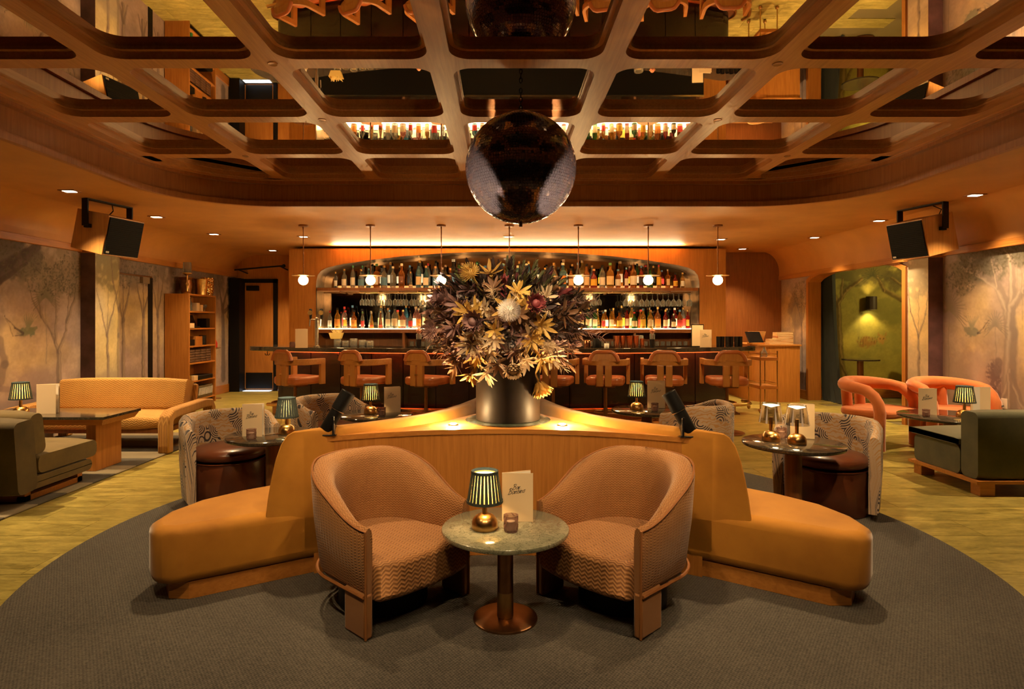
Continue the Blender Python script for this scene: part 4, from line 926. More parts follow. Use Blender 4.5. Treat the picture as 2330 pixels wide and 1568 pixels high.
for kind in ('round', 'tall', 'squat', 'cone', 'sq', 'waist'):
    h, r = 1.0, .125 if kind in ('tall', 'waist') else .165 if kind == 'squat' else .14
    seg = 4 if kind == 'sq' else 14
    body = MB().lathe(bprof(kind, h, r), seg, a0=R(45) if seg == 4 else 0, a1=R(45)+2*math.pi if seg == 4 else 2*math.pi).mesh('bottle_body', None, True)
    cap = MB().lathe([(0, .90*h), (r*.42, .90*h), (r*.42, h*.99), (r*.36, h), (0, h)], 10).mesh('bottle_cap', None, True) if kind != 'waist' else MB().sphere((0, 0, h*.93), r*.62, 12, 8, sz=.85).mesh('bottle_cap', None, True)
    lab = MB()
    if kind == 'sq':
        q = r*1.12*math.sin(R(45))+.002; lab.add([(-q*.8, -q-.002, .14), (q*.8, -q-.002, .14), (q*.8, -q-.002, .48), (-q*.8, -q-.002, .48)], [(0, 1, 2, 3)])
    else:
        rl = r*1.03
        if kind == 'cone': lab.loft([[((r*.99-.16*r*k)*1.05*math.cos(R(200+14*i)), (r*.99-.16*r*k)*1.05*math.sin(R(200+14*i)), .12+.12*k) for i in range(11)] for k in range(3)], closed=False, cap=False)
        elif kind == 'waist': lab.loft([[(r*.80*math.cos(R(200+14*i)), r*.80*math.sin(R(200+14*i)), z) for i in range(11)] for z in (.34, .42)], closed=False, cap=False)
        else: lab.loft([[(rl*math.cos(R(200+14*i)), rl*math.sin(R(200+14*i)), z) for i in range(11)] for z in (.12, .46)], closed=False, cap=False)
    BM[kind] = (body, cap, lab.mesh('bottle_label', None, True))
    for me in BM[kind]: me.materials.append(None)
G = {k_: glass('g_'+k_, c_, t_) for k_, c_, t_ in (('clear', (.34, .34, .31), .72), ('amber', (.34, .11, .012), .5), ('golden', (.46, .24, .03), .6), ('green', (.02, .14, .03), .5), ('dark', (.014, .010, .008), .15), ('blue', (.06, .20, .30), .55), ('red', (.28, .012, .012), .45), ('pink', (.48, .22, .18), .62), ('olive', (.11, .11, .02), .45))}
LB = {'white': plain('l_white', (.80, .77, .70), .6), 'cream': plain('l_cream', (.74, .60, .38), .6), 'black': plain('l_black', (.02, .02, .025), .5), 'yellow': plain('l_yellow', (.80, .50, .05), .6), 'orange': plain('l_orange', (.75, .28, .04), .6), 'red': plain('l_red', (.55, .04, .03), .6), 'blue': plain('l_blue', (.10, .25, .45), .6), 'green': plain('l_green', (.08, .25, .10), .6)}
CP = {'black': K['black'], 'gold': K['gold'], 'red': LB['red'], 'silver': K['steel'], 'cork': plain('cork', (.45, .26, .12), .8), 'white': LB['white'], 'blue': LB['blue'], 'green': LB['green']}
ORD = ['first', 'second', 'third', 'fourth', 'fifth', 'sixth', 'seventh', 'eighth', 'ninth', 'tenth', 'eleventh', 'twelfth', 'thirteenth', 'fourteenth', 'fifteenth', 'sixteenth', 'seventeenth', 'eighteenth', 'nineteenth', 'twentieth']
def ordw(n): return ORD[n] if n < 20 else f'{n+1}th' if (n+1) % 10 not in (1, 2, 3) or (n+1) in (11, 12, 13) else f'{n+1}' + {1: 'st', 2: 'nd', 3: 'rd'}[(n+1) % 10]
def put(o, mat):
    o.material_slots[0].link = 'OBJECT'; o.material_slots[0].material = mat
def bottle(x, y, z, kind, h, gc, lc, cc, label, group):
    o = thing('bottle', (x, y, z+.0005), 0, label, 'bottle', group); o.scale = (h*rnd.uniform(.82, 1.12),)*2 + (h,); o.rotation_euler = (0, 0, rnd.uniform(-.25, .25))
    for me, mt in zip(BM[kind], (G[gc], CP[cc], LB[lc] if lc else None)):
        if mt is None: continue
        c_ = link(me.name.split('.')[0], me, o); put(c_, mt)
pal_u = lambda x: (['clear']*7+['golden', 'amber', 'blue', 'dark', 'clear'] if x < -1 else ['clear', 'clear', 'green', 'blue', 'golden', 'dark', 'red', 'amber', 'green', 'clear'] if x < 1.2 else ['amber', 'amber', 'golden', 'red', 'dark', 'amber', 'green', 'clear', 'golden'])
pal_l = lambda x: (['clear', 'amber', 'clear', 'golden', 'clear', 'dark', 'blue', 'pink', 'golden'] if x < 0 else ['amber', 'golden', 'golden', 'red', 'olive', 'amber', 'dark', 'golden', 'clear', 'green'])
AXf = lambda x: np.interp(x, [a for a, b in AX[2:-2]], [b for a, b in AX[2:-2]])
rows = [('front row of the upper niche shelf', 10.985, 2.0102, .135, pal_u, -3.0, 3.35, 0), ('back row of the upper niche shelf', 11.25, 2.0602, .150, pal_u, -2.75, 3.0, 1), ('front row of the glowing lower shelf', 11.00, 1.2752, .132, pal_l, -3.1, 3.42, 2), ('back row of the glowing lower shelf', 11.22, 1.2752, .145, pal_l, -2.9, 3.42, 3)]
for (nm, y, z, sp_, pal, x0, x1, ri) in rows:
    x = x0; k = 0
    while x < x1:
        gc = rnd.choice(pal(x)); kind = rnd.choice(['round', 'tall', 'squat', 'sq', 'round', 'tall', 'cone'] if abs(x) > .9 or ri > 1 else ['tall', 'waist', 'round', 'waist', 'tall'])
        h = rnd.uniform(.33, .47) if ri in (0,) else rnd.uniform(.38, .50) if ri == 1 else rnd.uniform(.30, .40) if ri == 2 else rnd.uniform(.37, .44)
        if ri < 2: h = min(h, float(AXf(x)) - z - .035 - (.06 if abs(x) > 2.9 else 0))
        if kind in ('squat', 'cone'): h *= .86
        lc = rnd.choice(['white', 'white', 'cream', 'cream', 'black', 'yellow', 'orange', 'red', 'white'] if ri > 1 or x > 1 else ['white', 'white', 'cream', 'white', 'blue', 'black', None])
        cc = rnd.choice(['black', 'gold', 'red', 'silver', 'cork', 'white', 'black', 'gold', 'blue', 'green'])
        lt = f'{lc} label' if lc else 'no label'
        gname = {'clear': 'clear glass', 'olive': 'olive green', 'dark': 'dark glass'}.get(gc, gc)
        bottle(x, y+rnd.uniform(-.03, .03), z, kind, h, gc, lc, cc, f'{gname} bottle, {lt}, {ordw(k)} from left in {nm}', 'bottles on the ' + ('upper' if ri < 2 else 'lower') + ' bar shelf')
        x += sp_*rnd.uniform(.94, 1.25); k += 1
# ---- hanging wine glasses
gm = MB().lathe([(.032, 0), (.030, -.003), (.004, -.006), (.0035, -.075), (.010, -.085), (.030, -.105), (.036, -.13), (.034, -.155), (.028, -.178)], 14).mesh('wine_glass', K['clear'])
rk = thing('glass_rack', (0, 0, 0), 0, 'brass hanging glass rack under the upper niche shelf', 'rack')
for i, x in enumerate([-2.9+.35*i for i in range(18)]): MB().box(x-.006, x+.006, 10.92, 11.3, 1.915, 1.955).build('rack_bar', K['bronze'], rk, smooth=False)
MB().box(-3.2, 3.45, 10.915, 10.925, 1.912, 1.922).build('rack_rail', K['brass'], rk, smooth=False)
k = 0
for cname, x0, n_, dx in (('left', -2.52, 13, .10), ('middle', 1.30, 6, .097), ('right', 2.26, 13, .097)):
    for i in range(n_):
        for rr in range(2):
            if i % 3 == 2 and rr: continue
            o = link('wine_glass', gm); s_ = 1.22 if cname != 'right' else 1.3; o.scale = (s_, s_, s_); o.location = (x0+i*dx+.03*rr, 11.0+.13*rr, 1.912)
            tag(o, f'upside-down stemmed glass, {ordw(i)} of the {"front" if rr == 0 else "back"} row, {cname} hanging cluster', 'glass', 'hanging stemware')
# ---- small glasses in the cabinet
tm = MB().lathe([(0, .004), (.030, .004), (.030, 0), (.034, .0), (.040, .11), (.037, .11), (.031, .012), (0, .012)], 14).mesh('tumbler', K['clear'])
k = 0
for (x0, n_) in ((-1.62, 6), (-.62, 8), (1.42, 8), (2.52, 9)):
    for i in range(n_):
        o = link('tumbler', tm); o.location = (x0+.103*i, 11.0, .9305); tag(o, f'clear tumbler, {ordw(k)} from the left in the back bar cabinet', 'glass', 'tumblers in the back bar'); k += 1
# ---- things on the counter (z = 1.03)
ZB = 1.0305
tap = thing('beer_tap', (-2.72, 9.05+.0, ZB-.08), 0, 'chrome two-handle beer tap at the left of the bar', 'tap')
t = MB(); t.lathe([(.05, 0), (.05, .01), (.028, .02), (.028, .42), (.0, .44)], 20); t.build('column', K['steel'], tap)
for s_ in (-1, 1):
    MB().tube([(s_*.02, 0, .40), (s_*.07, -.02, .40), (s_*.08, -.06, .40), (s_*.08, -.08, .30)], .010, 8).build('spout', K['steel'], tap); MB().lathe([(.012, .40), (.018, .44), (.022, .55), (.012, .56), (0, .56)], 10, (s_*.08, -.03, 0)).build('handle', K['black'], tap); MB().lathe([(0, -.005), (.035, -.005), (.035, .005), (0, .005)], 16, M=Matrix.Translation((s_*.08, -.06, .50)) @ Matrix.Rotation(R(90), 4, 'X')).build('badge', K['gold'], tap)
tap.location.z = ZB-.0; tap.location.y = 8.95
menu((-2.90, 8.55, ZB), 'cream menu card standing on the left part of the bar', R(8), 40, False, 1.15)
menu((2.86, 8.72, ZB), 'cream menu leaning at the right part of the bar, lettered', R(-5), 12, True, 1.1)
fr_ = thing('framed_notice', (2.88, 8.92, ZB), R(-4), 'small black framed notice behind the right bar menu', 'frame')
MB().box(-.08, .10, 0, .012, 0, .33).build('frame', K['black'], fr_, smooth=False); MB().box(-.07, .09, -.003, 0, .012, .318).build('notice', K['paper'], fr_, smooth=False)
cup = MB().lathe([(0, 0), (.030, 0), (.040, .155), (.036, .155), (.027, .01), (0, .01)], 20).mesh('shaker_cup', K['copper'])
for i, (x, dy, s_) in enumerate(((1.66, 0, 1.08), (1.755, .04, 1.08), (1.85, 0, 1.08), (1.945, .03, 1.08), (2.03, 0, .82))):
    o = link('copper_cup', cup); o.location = (x, 8.72+dy, ZB); o.scale = (s_*1.1, s_*1.1, s_); tag(o, f'upright copper shaker tin on the bar, {ordw(i)} of five from left', 'cup', 'copper shaker tins')
def vase(x, y, lb):
    o = thing('bud_vase', (x, y, ZB), 0, lb, 'vase'); MB().lathe([(0, 0), (.030, 0), (.038, .12), (.034, .12), (.028, .01), (0, .01)], 16).build('cup', K['blackgloss'], o); MB().lathe([(.036, .115), (.040, .19), (.030, .20)], 14).build('liner', K['clear'], o)
    t = MB(); 
    for i in range(5): t.tube([(0, 0, .12), (.01*math.cos(i*1.3), .01*math.sin(i*1.3), .20), (.035*math.cos(i*1.3), .035*math.sin(i*1.3), .245)], [.004, .010, .014], 6)
    t.sphere((0, 0, .245), .032, 10, 6); t.build('dried_flower', plain('driedbud', (.55, .22, .13), .8), o)
vase(-1.165, 8.60, 'black cup with dried bud on the bar left of the flowers'); vase(2.16, 8.66, 'black cup with dried bud on the bar near the copper tins')
def jar(x, y, h, r, mat, name, lb, cat, rim=None):
    o = thing(name, (x, y, ZB), 0, lb, cat); MB().lathe([(0, 0), (r*.95, 0), (r, .008), (r, h*.92), (r*.9, h), (r*.84, h), (r*.9, h*.9), (r*.88, .012), (0, .012)], 18).build('body', K[mat], o)
    if rim: MB().lathe([(0, h*.25), (r*.8, h*.25), (r*.8, h*.7), (0, h*.72)], 14).build('contents', rim, o)
    return o
lem = plain('lemon', (.75, .45, .05), .6, 0, .4, 30)
jar(-1.02, 8.62, .16, .055, 'clear', 'glass_jar', 'clear cut glass jar on the bar beside the black cup', 'jar'); jar(2.02, 8.90, .17, .07, 'clear', 'glass_jar', 'wide clear glass jar on the bar behind copper tins', 'jar', lem)
jar(1.38, 8.70, .13, .06, 'black', 'black_caddy', 'black straw caddy on the bar right of flowers', 'caddy', K['cream']); jar(1.25, 8.78, .10, .05, 'copper', 'copper_bowl', 'small copper bowl on the bar right of flowers', 'bowl'); jar(1.50, 8.62, .06, .035, 'white', 'white_cup', 'small white cup on the bar left of copper tins', 'cup')
jar(-2.98, 8.68, .08, .045, 'smoke', 'candle_glass', 'smoked candle glass at the left end of the bar', 'candle')
for i, (x, s_) in enumerate(((-2.42, 1.0), (-2.30, .8), (-2.18, 1.1), (-2.05, .9), (-1.94, .8))): jar(x, 8.98, .11*s_, .055, 'clear', 'garnish_jar', f'glass garnish jar of citrus, {ordw(i)} from left on the bar', 'jar', lem)['group'] = 'garnish jars'
o = thing('straw_box', (-2.45, 9.02, ZB+.115), 0, 'yellow straw box on top of garnish jars', 'box'); MB().add([(-.07, -.05, 0), (.07, -.05, 0), (.07, .05, 0), (-.07, .05, 0), (-.10, -.06, .09), (.10, -.06, .09), (.10, .06, .09), (-.10, .06, .09)], [(3, 2, 1, 0), (0, 1, 5, 4), (1, 2, 6, 5), (2, 3, 7, 6), (3, 0, 4, 7)]).build('box', plain('strawbox', (.75, .55, .18), .7), o, smooth=False)
t = MB()
for i in range(30): t.tube([(rnd.uniform(-.06, .06), rnd.uniform(-.04, .04), .01), (rnd.uniform(-.09, .09), rnd.uniform(-.05, .05), .13)], .004, 5)
t.build('straws', plain('straws', (.85, .68, .30), .7), o); o['label'] = 'flared yellow box of straws above the garnish jars'
for i in range(6):
    o = link('black_tumbler', MB().lathe([(0, 0), (.03, 0), (.033, .15), (.029, .15), (.027, .01), (0, .01)], 14).mesh('black_tumbler', K['blackgloss']) if i == 0 else bt); bt = o.data
    o.location = (3.22+.066*i, 8.98+.02*(i % 2), ZB); tag(o, f'black tumbler on the right end of the bar, {ordw(i)} of six', 'cup', 'black tumblers')
# ---- cart behind the bar end
ct = thing('bar_cart', (4.12, 9.55, 0), 0, 'slim brass trolley with wooden shelves behind the bar end', 'cart')
for sx in (-.13, .13):
    for sy in (-.22, .22):
        MB().tube([(sx, sy, .06), (sx, sy, .95)], .009, 8).build('post', K['brass'], ct); MB().sphere((sx, sy, .03), .03, 12, 8).build('caster', K['brass'], ct)
for z in (.36, .80): MB().box(-.14, .14, -.23, .23, z, z+.05).build('shelf', K['oakx'], ct, smooth=False, bevel=.004)
t = MB()
for z in (.45, .90): t.tube([(-.13, -.22, z), (.13, -.22, z), (.13, .22, z), (-.13, .22, z)], .007, 6, loop=True)
t.build('gallery_rail', K['brass'], ct)
o = link('decanter', MB().lathe([(0, 0), (.045, 0), (.05, .05), (.03, .10), (.015, .12), (.018, .15)], 14).mesh('decanter', K['clear'])); o.location = (4.10, 9.45, .8505); tag(o, 'small clear glass decanter on top of the brass trolley', 'decanter')
# ---- host counter at the right
hc = thing('host_counter', (0, 0, 0), 0, 'tall oak host counter with rounded front near the arch', 'counter')
pl = [(4.42, 11.80), (4.42, 10.75), (4.50, 10.62), (4.66, 10.55), (5.0, 10.52), (5.20, 10.55), (5.25, 10.66), (5.25, 11.80)]
MB().prism(pl, 0, .975).build('body', K['oak'], hc, ang=40); MB().prism([(x*1.0+(.02 if x > 4.8 else -.02), y-.02 if y < 11 else y) for x, y in pl], .975, 1.0).build('top', K['oakx'], hc, smooth=False)
ZH = 1.0005
o = thing('tablet_stand', (4.50, 10.72, ZH), R(15), 'black tablet on a wooden stand on the host counter', 'tablet'); MB().box(-.13, .13, -.08, .06, 0, .03).build('base', K['oakx'], o, smooth=False)
M = Matrix.Translation((0, -.02, .03)) @ Matrix.Rotation(R(-32), 4, 'X'); MB().box(-.15, .15, -.008, .008, 0, .22, M).build('screen', K['blackgloss'], o, smooth=False, bevel=.003)
o = thing('woven_pot', (4.66, 11.05, ZH), 0, 'tan tapered basket pot on the host counter', 'pot'); MB().lathe([(0, 0), (.10, 0), (.15, .20), (.155, .22), (.14, .22), (.09, .02), (0, .02)], 24).build('pot', plain('tanpot', (.60, .36, .14), .7), o)
bkm = [plain(f'book{i}', c_, .6) for i, c_ in enumerate(((.75, .55, .25), (.70, .48, .22), (.55, .30, .12), (.78, .62, .36), (.50, .22, .10)))]
def book(loc, dx, dy, h, mt, rz, lb, grp):
    o = thing('book', loc, rz, lb, 'book', grp); t = MB(); t.box(-dx, dx, -dy, dy, 0, .003); t.box(-dx, dx, -dy, dy, h-.003, h); t.box(-dx, -dx+.003, -dy, dy, 0, h); t.build('cover', mt, o, smooth=False); MB().box(-dx+.003, dx-.004, -dy+.004, dy-.004, .003, h-.003).build('pages', K['cream'], o, smooth=False)
z = ZH
for i in range(7): h = rnd.uniform(.022, .034); book((5.02, 10.80, z), .14, .10, h, bkm[i % 5], rnd.uniform(-.1, .1), f'stacked book on the host counter, {ordw(i)} from the bottom of the tall pile', 'books on the host counter'); z += h+.0003
z = ZH
for i in range(4): h = rnd.uniform(.016, .026); book((4.80, 10.70, z), .10, .08, h, bkm[(i*2+1) % 5], rnd.uniform(-.15, .15), f'stacked book on the host counter, {ordw(i)} from the bottom of the low pile', 'books on the host counter'); z += h+.0003
# ================================================================== left lounge
K['yelher'] = herring('yelher', (.40, .19, .035), (.62, .34, .075), .05, .024, .018, .8, 'UV')
K['yelherO'] = herring('yelherO', (.34, .15, .028), (.56, .29, .06), .05, .024, .018, .8, 'Object')
def uvbox(mb):
    for i, p in enumerate(mb.v): mb.uv[i] = (p.x, p.y*.6+p.z)
    return mb
ls_ = thing('lounge_sofa', (0, 0, 0), 0, 'low golden herringbone sofa with loop arms against the left mural wall', 'sofa')
def softbox(x0, x1, y0, y1, z0, z1, M=None, n=6, puff=.03):
    # pillow-like block
    mb = MB(); rings = []
    for i in range(n+1):
        t = i/n; e = puff*(1-(2*t-1)**4)
        rr = rrect(y0-e, y1+e, z0-e*.4, z1+e*.6, .05, 4); rings.append([(x0+(x1-x0)*t, a, b) for a, b in rr])
    return mb.loft(rings, M=M)
MB().box(-5.20, -3.60, 6.50, 7.28, .20, .255).build('frame', K['walnut'], ls_, smooth=False, bevel=.01)
softbox(-5.18, -3.64, 6.48, 7.12, .255, .375).build('seat_cushion', K['yelher'], ls_, ang=60)
M = Matrix.Translation((0, 7.10, .36)) @ Matrix.Rotation(R(-14), 4, 'X')
softbox(-5.16, -3.68, -.09, .09, 0, .36, M).build('back_cushion', K['yelher'], ls_, ang=60)
MB().box(-5.20, -3.64, .08, .15, -.12, .33, M).build('back_frame', K['yelherO'], ls_, smooth=False, bevel=.02)
for xc in (-5.30, -3.55):
    pts = [(6.42, .012), (6.42, .30), (6.44, .37), (6.50, .405), (6.60, .415), (7.20, .435), (7.34, .42), (7.38, .36), (7.38, .012)]
    rings = []
    for i, (y, z) in enumerate(pts):
        a = Vector(pts[max(i-1, 0)]); b = Vector(pts[min(i+1, len(pts)-1)]); t = (b-a).normalized(); nr = Vector((-t.y, t.x))*.05
        rings.append([(xc-.06, y+nr.x, z+nr.y), (xc+.06, y+nr.x, z+nr.y), (xc+.06, y-nr.x, z-nr.y), (xc-.06, y-nr.x, z-nr.y)])
    rings[0] = [(p[0], p[1], .0125) for p in rings[0]]; rings[-1] = [(p[0], p[1], .0125) for p in rings[-1]]
    MB().loft(rings).build('loop_arm', K['yelherO'], ls_, bevel=.015, ang=40)
wt = thing('wooden_table', (0, 0, 0), 0, 'rectangular oak table with dark stone top in the left lounge', 'table')
MB().box(-4.92, -3.62, 5.52, 6.10, .505, .53).build('stone_top', K['darkmarble'], wt, smooth=False, bevel=.003)
MB().add([(-4.88, 5.56, .45), (-3.66, 5.56, .45), (-3.66, 6.06, .45), (-4.88, 6.06, .45), (-4.92, 5.53, .505), (-3.63, 5.53, .505), (-3.63, 6.09, .505), (-4.92, 6.09, .505)], [(3, 2, 1, 0), (4, 5, 6, 7), (0, 1, 5, 4), (1, 2, 6, 5), (2, 3, 7, 6), (3, 0, 4, 7)]).build('apron', K['oakx'], wt, smooth=False)
for x in (-4.82, -3.80): MB().box(x-.045, x+.045, 5.62, 6.0, .0128, .45).build('slab_leg', K['oak'], wt, smooth=False, bevel=.003)
table_lamp((-4.53, 5.72, .5305), 'green pleated lamp on the oak table in the left lounge', 'green', .1, 1.12)
menu((-4.38, 5.72, .5305), 'plain cream menu back on the oak table in left lounge', R(2), 24, False, 1.2)
# slipper chairs
K['olive'] = velvet('olive', (.085, .056, .016), (.165, .112, .032), .9, 6, .3, 260); K['olive2'] = velvet('olive2', (.055, .038, .011), (.110, .075, .024), .9, 6, .35, 300)
K['sage'] = velvet('sage', (.045, .046, .020), (.095, .092, .042), .88, 5, .5, 320)
sl = thing('slipper_chair', (0, 0, 0), 0, 'olive upholstered slipper chair on oak plinth, seen from behind at left', 'chair')
t = MB(); t.box(-4.55, -3.66, 4.66, 4.72, .0128, .10); t.box(-4.55, -3.66, 5.24, 5.30, .0128, .10); t.box(-3.72, -3.66, 4.66, 5.30, .0128, .055); t.box(-4.55, -4.49, 4.66, 5.30, .0128, .055); t.build('plinth', K['oakx'], sl, smooth=False)
softbox(-4.62, -3.60, 4.64, 5.34, .105, .20, n=4, puff=.012).build('seat_base', K['olive'], sl, ang=60); softbox(-4.62, -3.60, 4.72, 5.40, .215, .355, puff=.03).build('seat_cushion', K['olive'], sl, ang=60)
M = Matrix.Translation((0, 4.60, .105)) @ Matrix.Rotation(R(5), 4, 'X')
softbox(-4.64, -3.58, -.10, .09, 0, .55, M, puff=.02).build('backrest', K['olive2'], sl, ang=60)
M = Matrix.Translation((0, 4.79, .36)) @ Matrix.Rotation(R(8), 4, 'X'); softbox(-4.55, -3.64, -.065, .065, 0, .32, M, puff=.03).build('back_cushion', K['olive'], sl, ang=60)
# red gift-like box by the sofa leg
o = thing('red_pouf', (-4.62, 6.22, .0128), 0, 'small red cushion pouf under the oak table', 'pouf'); MB().lathe([(0, 0), (.10, 0), (.12, .03), (.12, .13), (.10, .16), (0, .165)], 24).build('cushion', K['red'], o)
# right lounge
rs = thing('slipper_sofa', (0, 0, 0), 0, 'dark sage velvet slipper sofa seen from behind at the right', 'sofa')
t = MB(); t.box(3.80, 5.30, 4.84, 5.66, .10, .125); t.build('platform', K['oakx'], rs, smooth=False)
for x in (3.84, 5.12):
    for y in (4.86, 5.54): MB().box(x, x+.12, y, y+.10, .0005, .10).build('foot', K['oakx'], rs, smooth=False)
softbox(3.83, 5.28, 5.06, 5.62, .128, .365, n=4, puff=.006).build('seat_base', K['sage'], rs, ang=60); softbox(3.82, 5.28, 5.06, 5.68, .37, .425, puff=.02).build('seat_cushion', K['sage'], rs, ang=60)
for (x0, x1) in ((3.83, 4.555), (4.565, 5.28)): softbox(x0, x1, 4.87, 5.05, .128, .665, puff=.015).build('backrest', K['sage'], rs, ang=60)
round_table((4.52, 6.10, .0005), .455, .46, 'low round dark marble table among the orange chairs', 'darkmarble', 'wood', .22, .06)
Z3 = .456
table_lamp((4.60, 6.02, Z3), 'green pleated lamp on the table by the orange chairs', 'green', .15, 1.15)
menu((4.24, 6.16, Z3), 'lettered cream menu left of the lamp by orange chairs', R(-8), 12, True, 1.15); menu((4.80, 6.20, Z3), 'lettered cream menu right of the lamp by orange chairs', R(-6), -8, True, 1.2)
candle((4.22, 6.02, Z3), 'clear cut candle holder on the table by the orange chairs')
K['orange'] = velvet('orange', (.50, .125, .028), (.68, .21, .055), .8, 5, .6, 320)
def orange(loc, rz, lb):
    a = thing('ring_chair', loc, rz, lb, 'chair', 'orange ring-back chairs'); W, D, F = .36, .33, .20
    P3 = [(-W, -F, .0005), (-W, -F, .12), (-W, -F, .26), (-W, -F-.005, .40), (-W, -F+.01, .50), (-W, -F+.06, .58), (-W, -F+.14, .64)]
    for i in range(1, 24):
        t = math.pi-math.pi*i/24; P3.append((W*math.cos(t), D*math.sin(t), .655+.025*math.sin(t)))
    P3 += [(-x, y, z) for x, y, z in P3[6::-1]]
    m_ = len(P3); MB().tube(P3, [.056+.022*math.sin(math.pi*i/(m_-1))**2 for i in range(m_)], 14).build('ring_frame', K['orange'], a, ang=80)
    for s_ in (-1, 1):
        t = MB(); rr = [[(s_*.13+.05*math.cos(2*math.pi*q/10), y+.06*math.sin(2*math.pi*q/10), z) for q in range(10)] for y, z in ((D-.06, .0005), (D-.05, .38), (D-.03, .64))]; t.loft(rr); t.build('back_leg', K['orange'], a, ang=70)
    MB().prism(rrect(-W-.02, W+.02, -F-.10, D-.03, .2, 8), .34, .425).build('seat', K['orange'], a, bevel=.03, seg=3, ang=50)
    return a
orange((4.31, 6.92, 0), R(30), 'orange velvet ring-back chair nearer the arched opening'); orange((5.08, 6.86, 0), R(2), 'orange velvet ring-back chair beside the right pilaster')
# ================================================================== bookcase
bk = thing('bookcase', (0, 0, 0), 0, 'tall oak open bookcase along the left wall', 'bookcase')
X0, X1, Y0, Y1, HB = -5.435, -5.04, 9.80, 10.72, 1.855
MB().box(X0, X1, Y0, Y0+.025, 0, HB).build('side_panel', K['oak'], bk, smooth=False); MB().box(X0, X1, Y1-.025, Y1, 0, HB).build('side_panel', K['oak'], bk, smooth=False); MB().box(X0, X0+.012, Y0+.025, Y1-.025, .1, HB).build('back_panel', K['oak'], bk, smooth=False)
SZ = [.09, .40, .70, .98, 1.27, 1.55]
for z in SZ + [HB-.025]: MB().box(X0+.012, X1-.005, Y0+.025, Y1-.025, z, z+.025).build('shelf', K['oaky'], bk, smooth=False)
MB().box(X0+.1, X1-.05, Y0+.025, Y1-.025, 0, .09).build('kick_board', K['black'], bk, smooth=False)
def item(name, mb, mt, loc, lb, cat, grp=None, rz=0, **k):
    o = mb.build(name, mt, None, loc=loc, rz=rz, **k); return tag(o, lb, cat, grp)
def on(z): return z+.0255
bx_ = lambda w, d, h: MB().box(-w/2, w/2, -d/2, d/2, 0, h)
ng = MB().lathe([(0, 0), (.05, 0), (.055, .01), (.055, .20), (.03, .25), (.03, .28), (0, .28)], 16)
item('syrup_bottle', MB().lathe([(0, 0), (.035, 0), (.037, .14), (.014, .18), (.014, .23), (0, .23)], 14), G['amber'], (-5.14, 9.93, on(1.55)), 'amber syrup bottle at the left of the bookcase top shelf', 'bottle'); item('syrup_bottle', MB().lathe([(0, 0), (.033, 0), (.035, .13), (.014, .17), (.014, .22), (0, .22)], 14), G['clear'], (-5.14, 10.02, on(1.55)), 'clear syrup bottle on the bookcase top shelf', 'bottle')
item('cream_box', bx_(.12, .10, .14), K['cream'], (-5.15, 10.20, on(1.55)), 'cream carton on the bookcase top shelf', 'box', bevel=.004); item('cream_box', bx_(.12, .09, .11), K['cream'], (-5.15, 10.32, on(1.55)), 'lower cream carton on the bookcase top shelf', 'box', bevel=.004); item('goblet', MB().lathe([(.03, 0), (.006, .01), (.006, .06), (.035, .08), (.035, .12)], 14), K['clear'], (-5.13, 10.50, on(1.55)), 'small clear goblet on the bookcase top shelf', 'glass')
o = thing('card_terminal', (-5.16, 10.12, on(1.27)), 0, 'black tilted screen terminal on the bookcase second shelf', 'terminal'); MB().box(-.02, .02, -.14, .14, .03, .22, Matrix.Rotation(R(-20), 4, 'Y')).build('screen', K['blackgloss'], o, smooth=False); MB().box(-.08, .08, -.12, .12, 0, .03).build('base', K['black'], o, smooth=False)
item('card_box', bx_(.12, .14, .08), K['cream'], (-5.10, 9.90, on(1.27)), 'cream card box on the bookcase second shelf', 'box'); item('black_box', bx_(.16, .12, .16), K['black'], (-5.16, 10.52, on(1.27)), 'black box on the bookcase second shelf', 'box', bevel=.005)
item('wooden_crate', bx_(.16, .22, .15), K['oaky'], (-5.14, 10.17, on(.98)), 'small wooden crate on the bookcase third shelf', 'crate', bevel=.004); item('black_tray', bx_(.2, .16, .10), K['black'], (-5.16, 9.94, on(.98)), 'black tray on the bookcase third shelf', 'tray'); item('black_tin', MB().lathe([(0, 0), (.06, 0), (.06, .16), (0, .165)], 16), K['blackgloss'], (-5.14, 10.45, on(.98)), 'black tin on the bookcase third shelf', 'tin')
towel = plain('towel', (.10, .05, .025), .95, 0, .4, 12, .3, 60)
k = 0
for r_ in range(5):
    for q in range(4): item('folded_towel', bx_(.22, .17, .042), towel, (-5.17, 9.95+.185*q, on(.70)+.0425*r_), f'folded brown towel in the bookcase, {ORD[q]} pile from left, {["bottom", "second lowest", "middle", "second highest", "top"][r_]} one', 'towel', 'folded brown towels', bevel=.012)
item('serving_tray', bx_(.24, .5, .07), K['black'], (-5.16, 10.36, on(.40)), 'long black serving tray on the bookcase lower shelf', 'tray', bevel=.01); item('parcel', bx_(.10, .13, .08), K['cream'], (-5.10, 10.04, on(.40)), 'cream parcel on the bookcase lower shelf', 'box'); item('spice_jar', MB().lathe([(0, 0), (.03, 0), (.03, .08), (.02, .10), (0, .10)], 12), G['golden'], (-5.09, 9.91, on(.40)), 'small golden jar on the bookcase lower shelf', 'jar')
cr = thing('bottle_crate', (-5.16, 10.36, on(.09)), 0, 'brown plastic bottle crate with white lattice at the bookcase bottom', 'crate'); MB().box(-.11, .11, -.26, .26, 0, .20).build('crate_body', plain('crate', (.10, .07, .03), .6), cr, smooth=False, bevel=.01)
t = MB()
for i in range(11): t.tube([(.114, -.23+.045*i, .05), (.114, -.20+.045*i, .17)], .006, 4)
t.build('lattice', K['white'], cr)
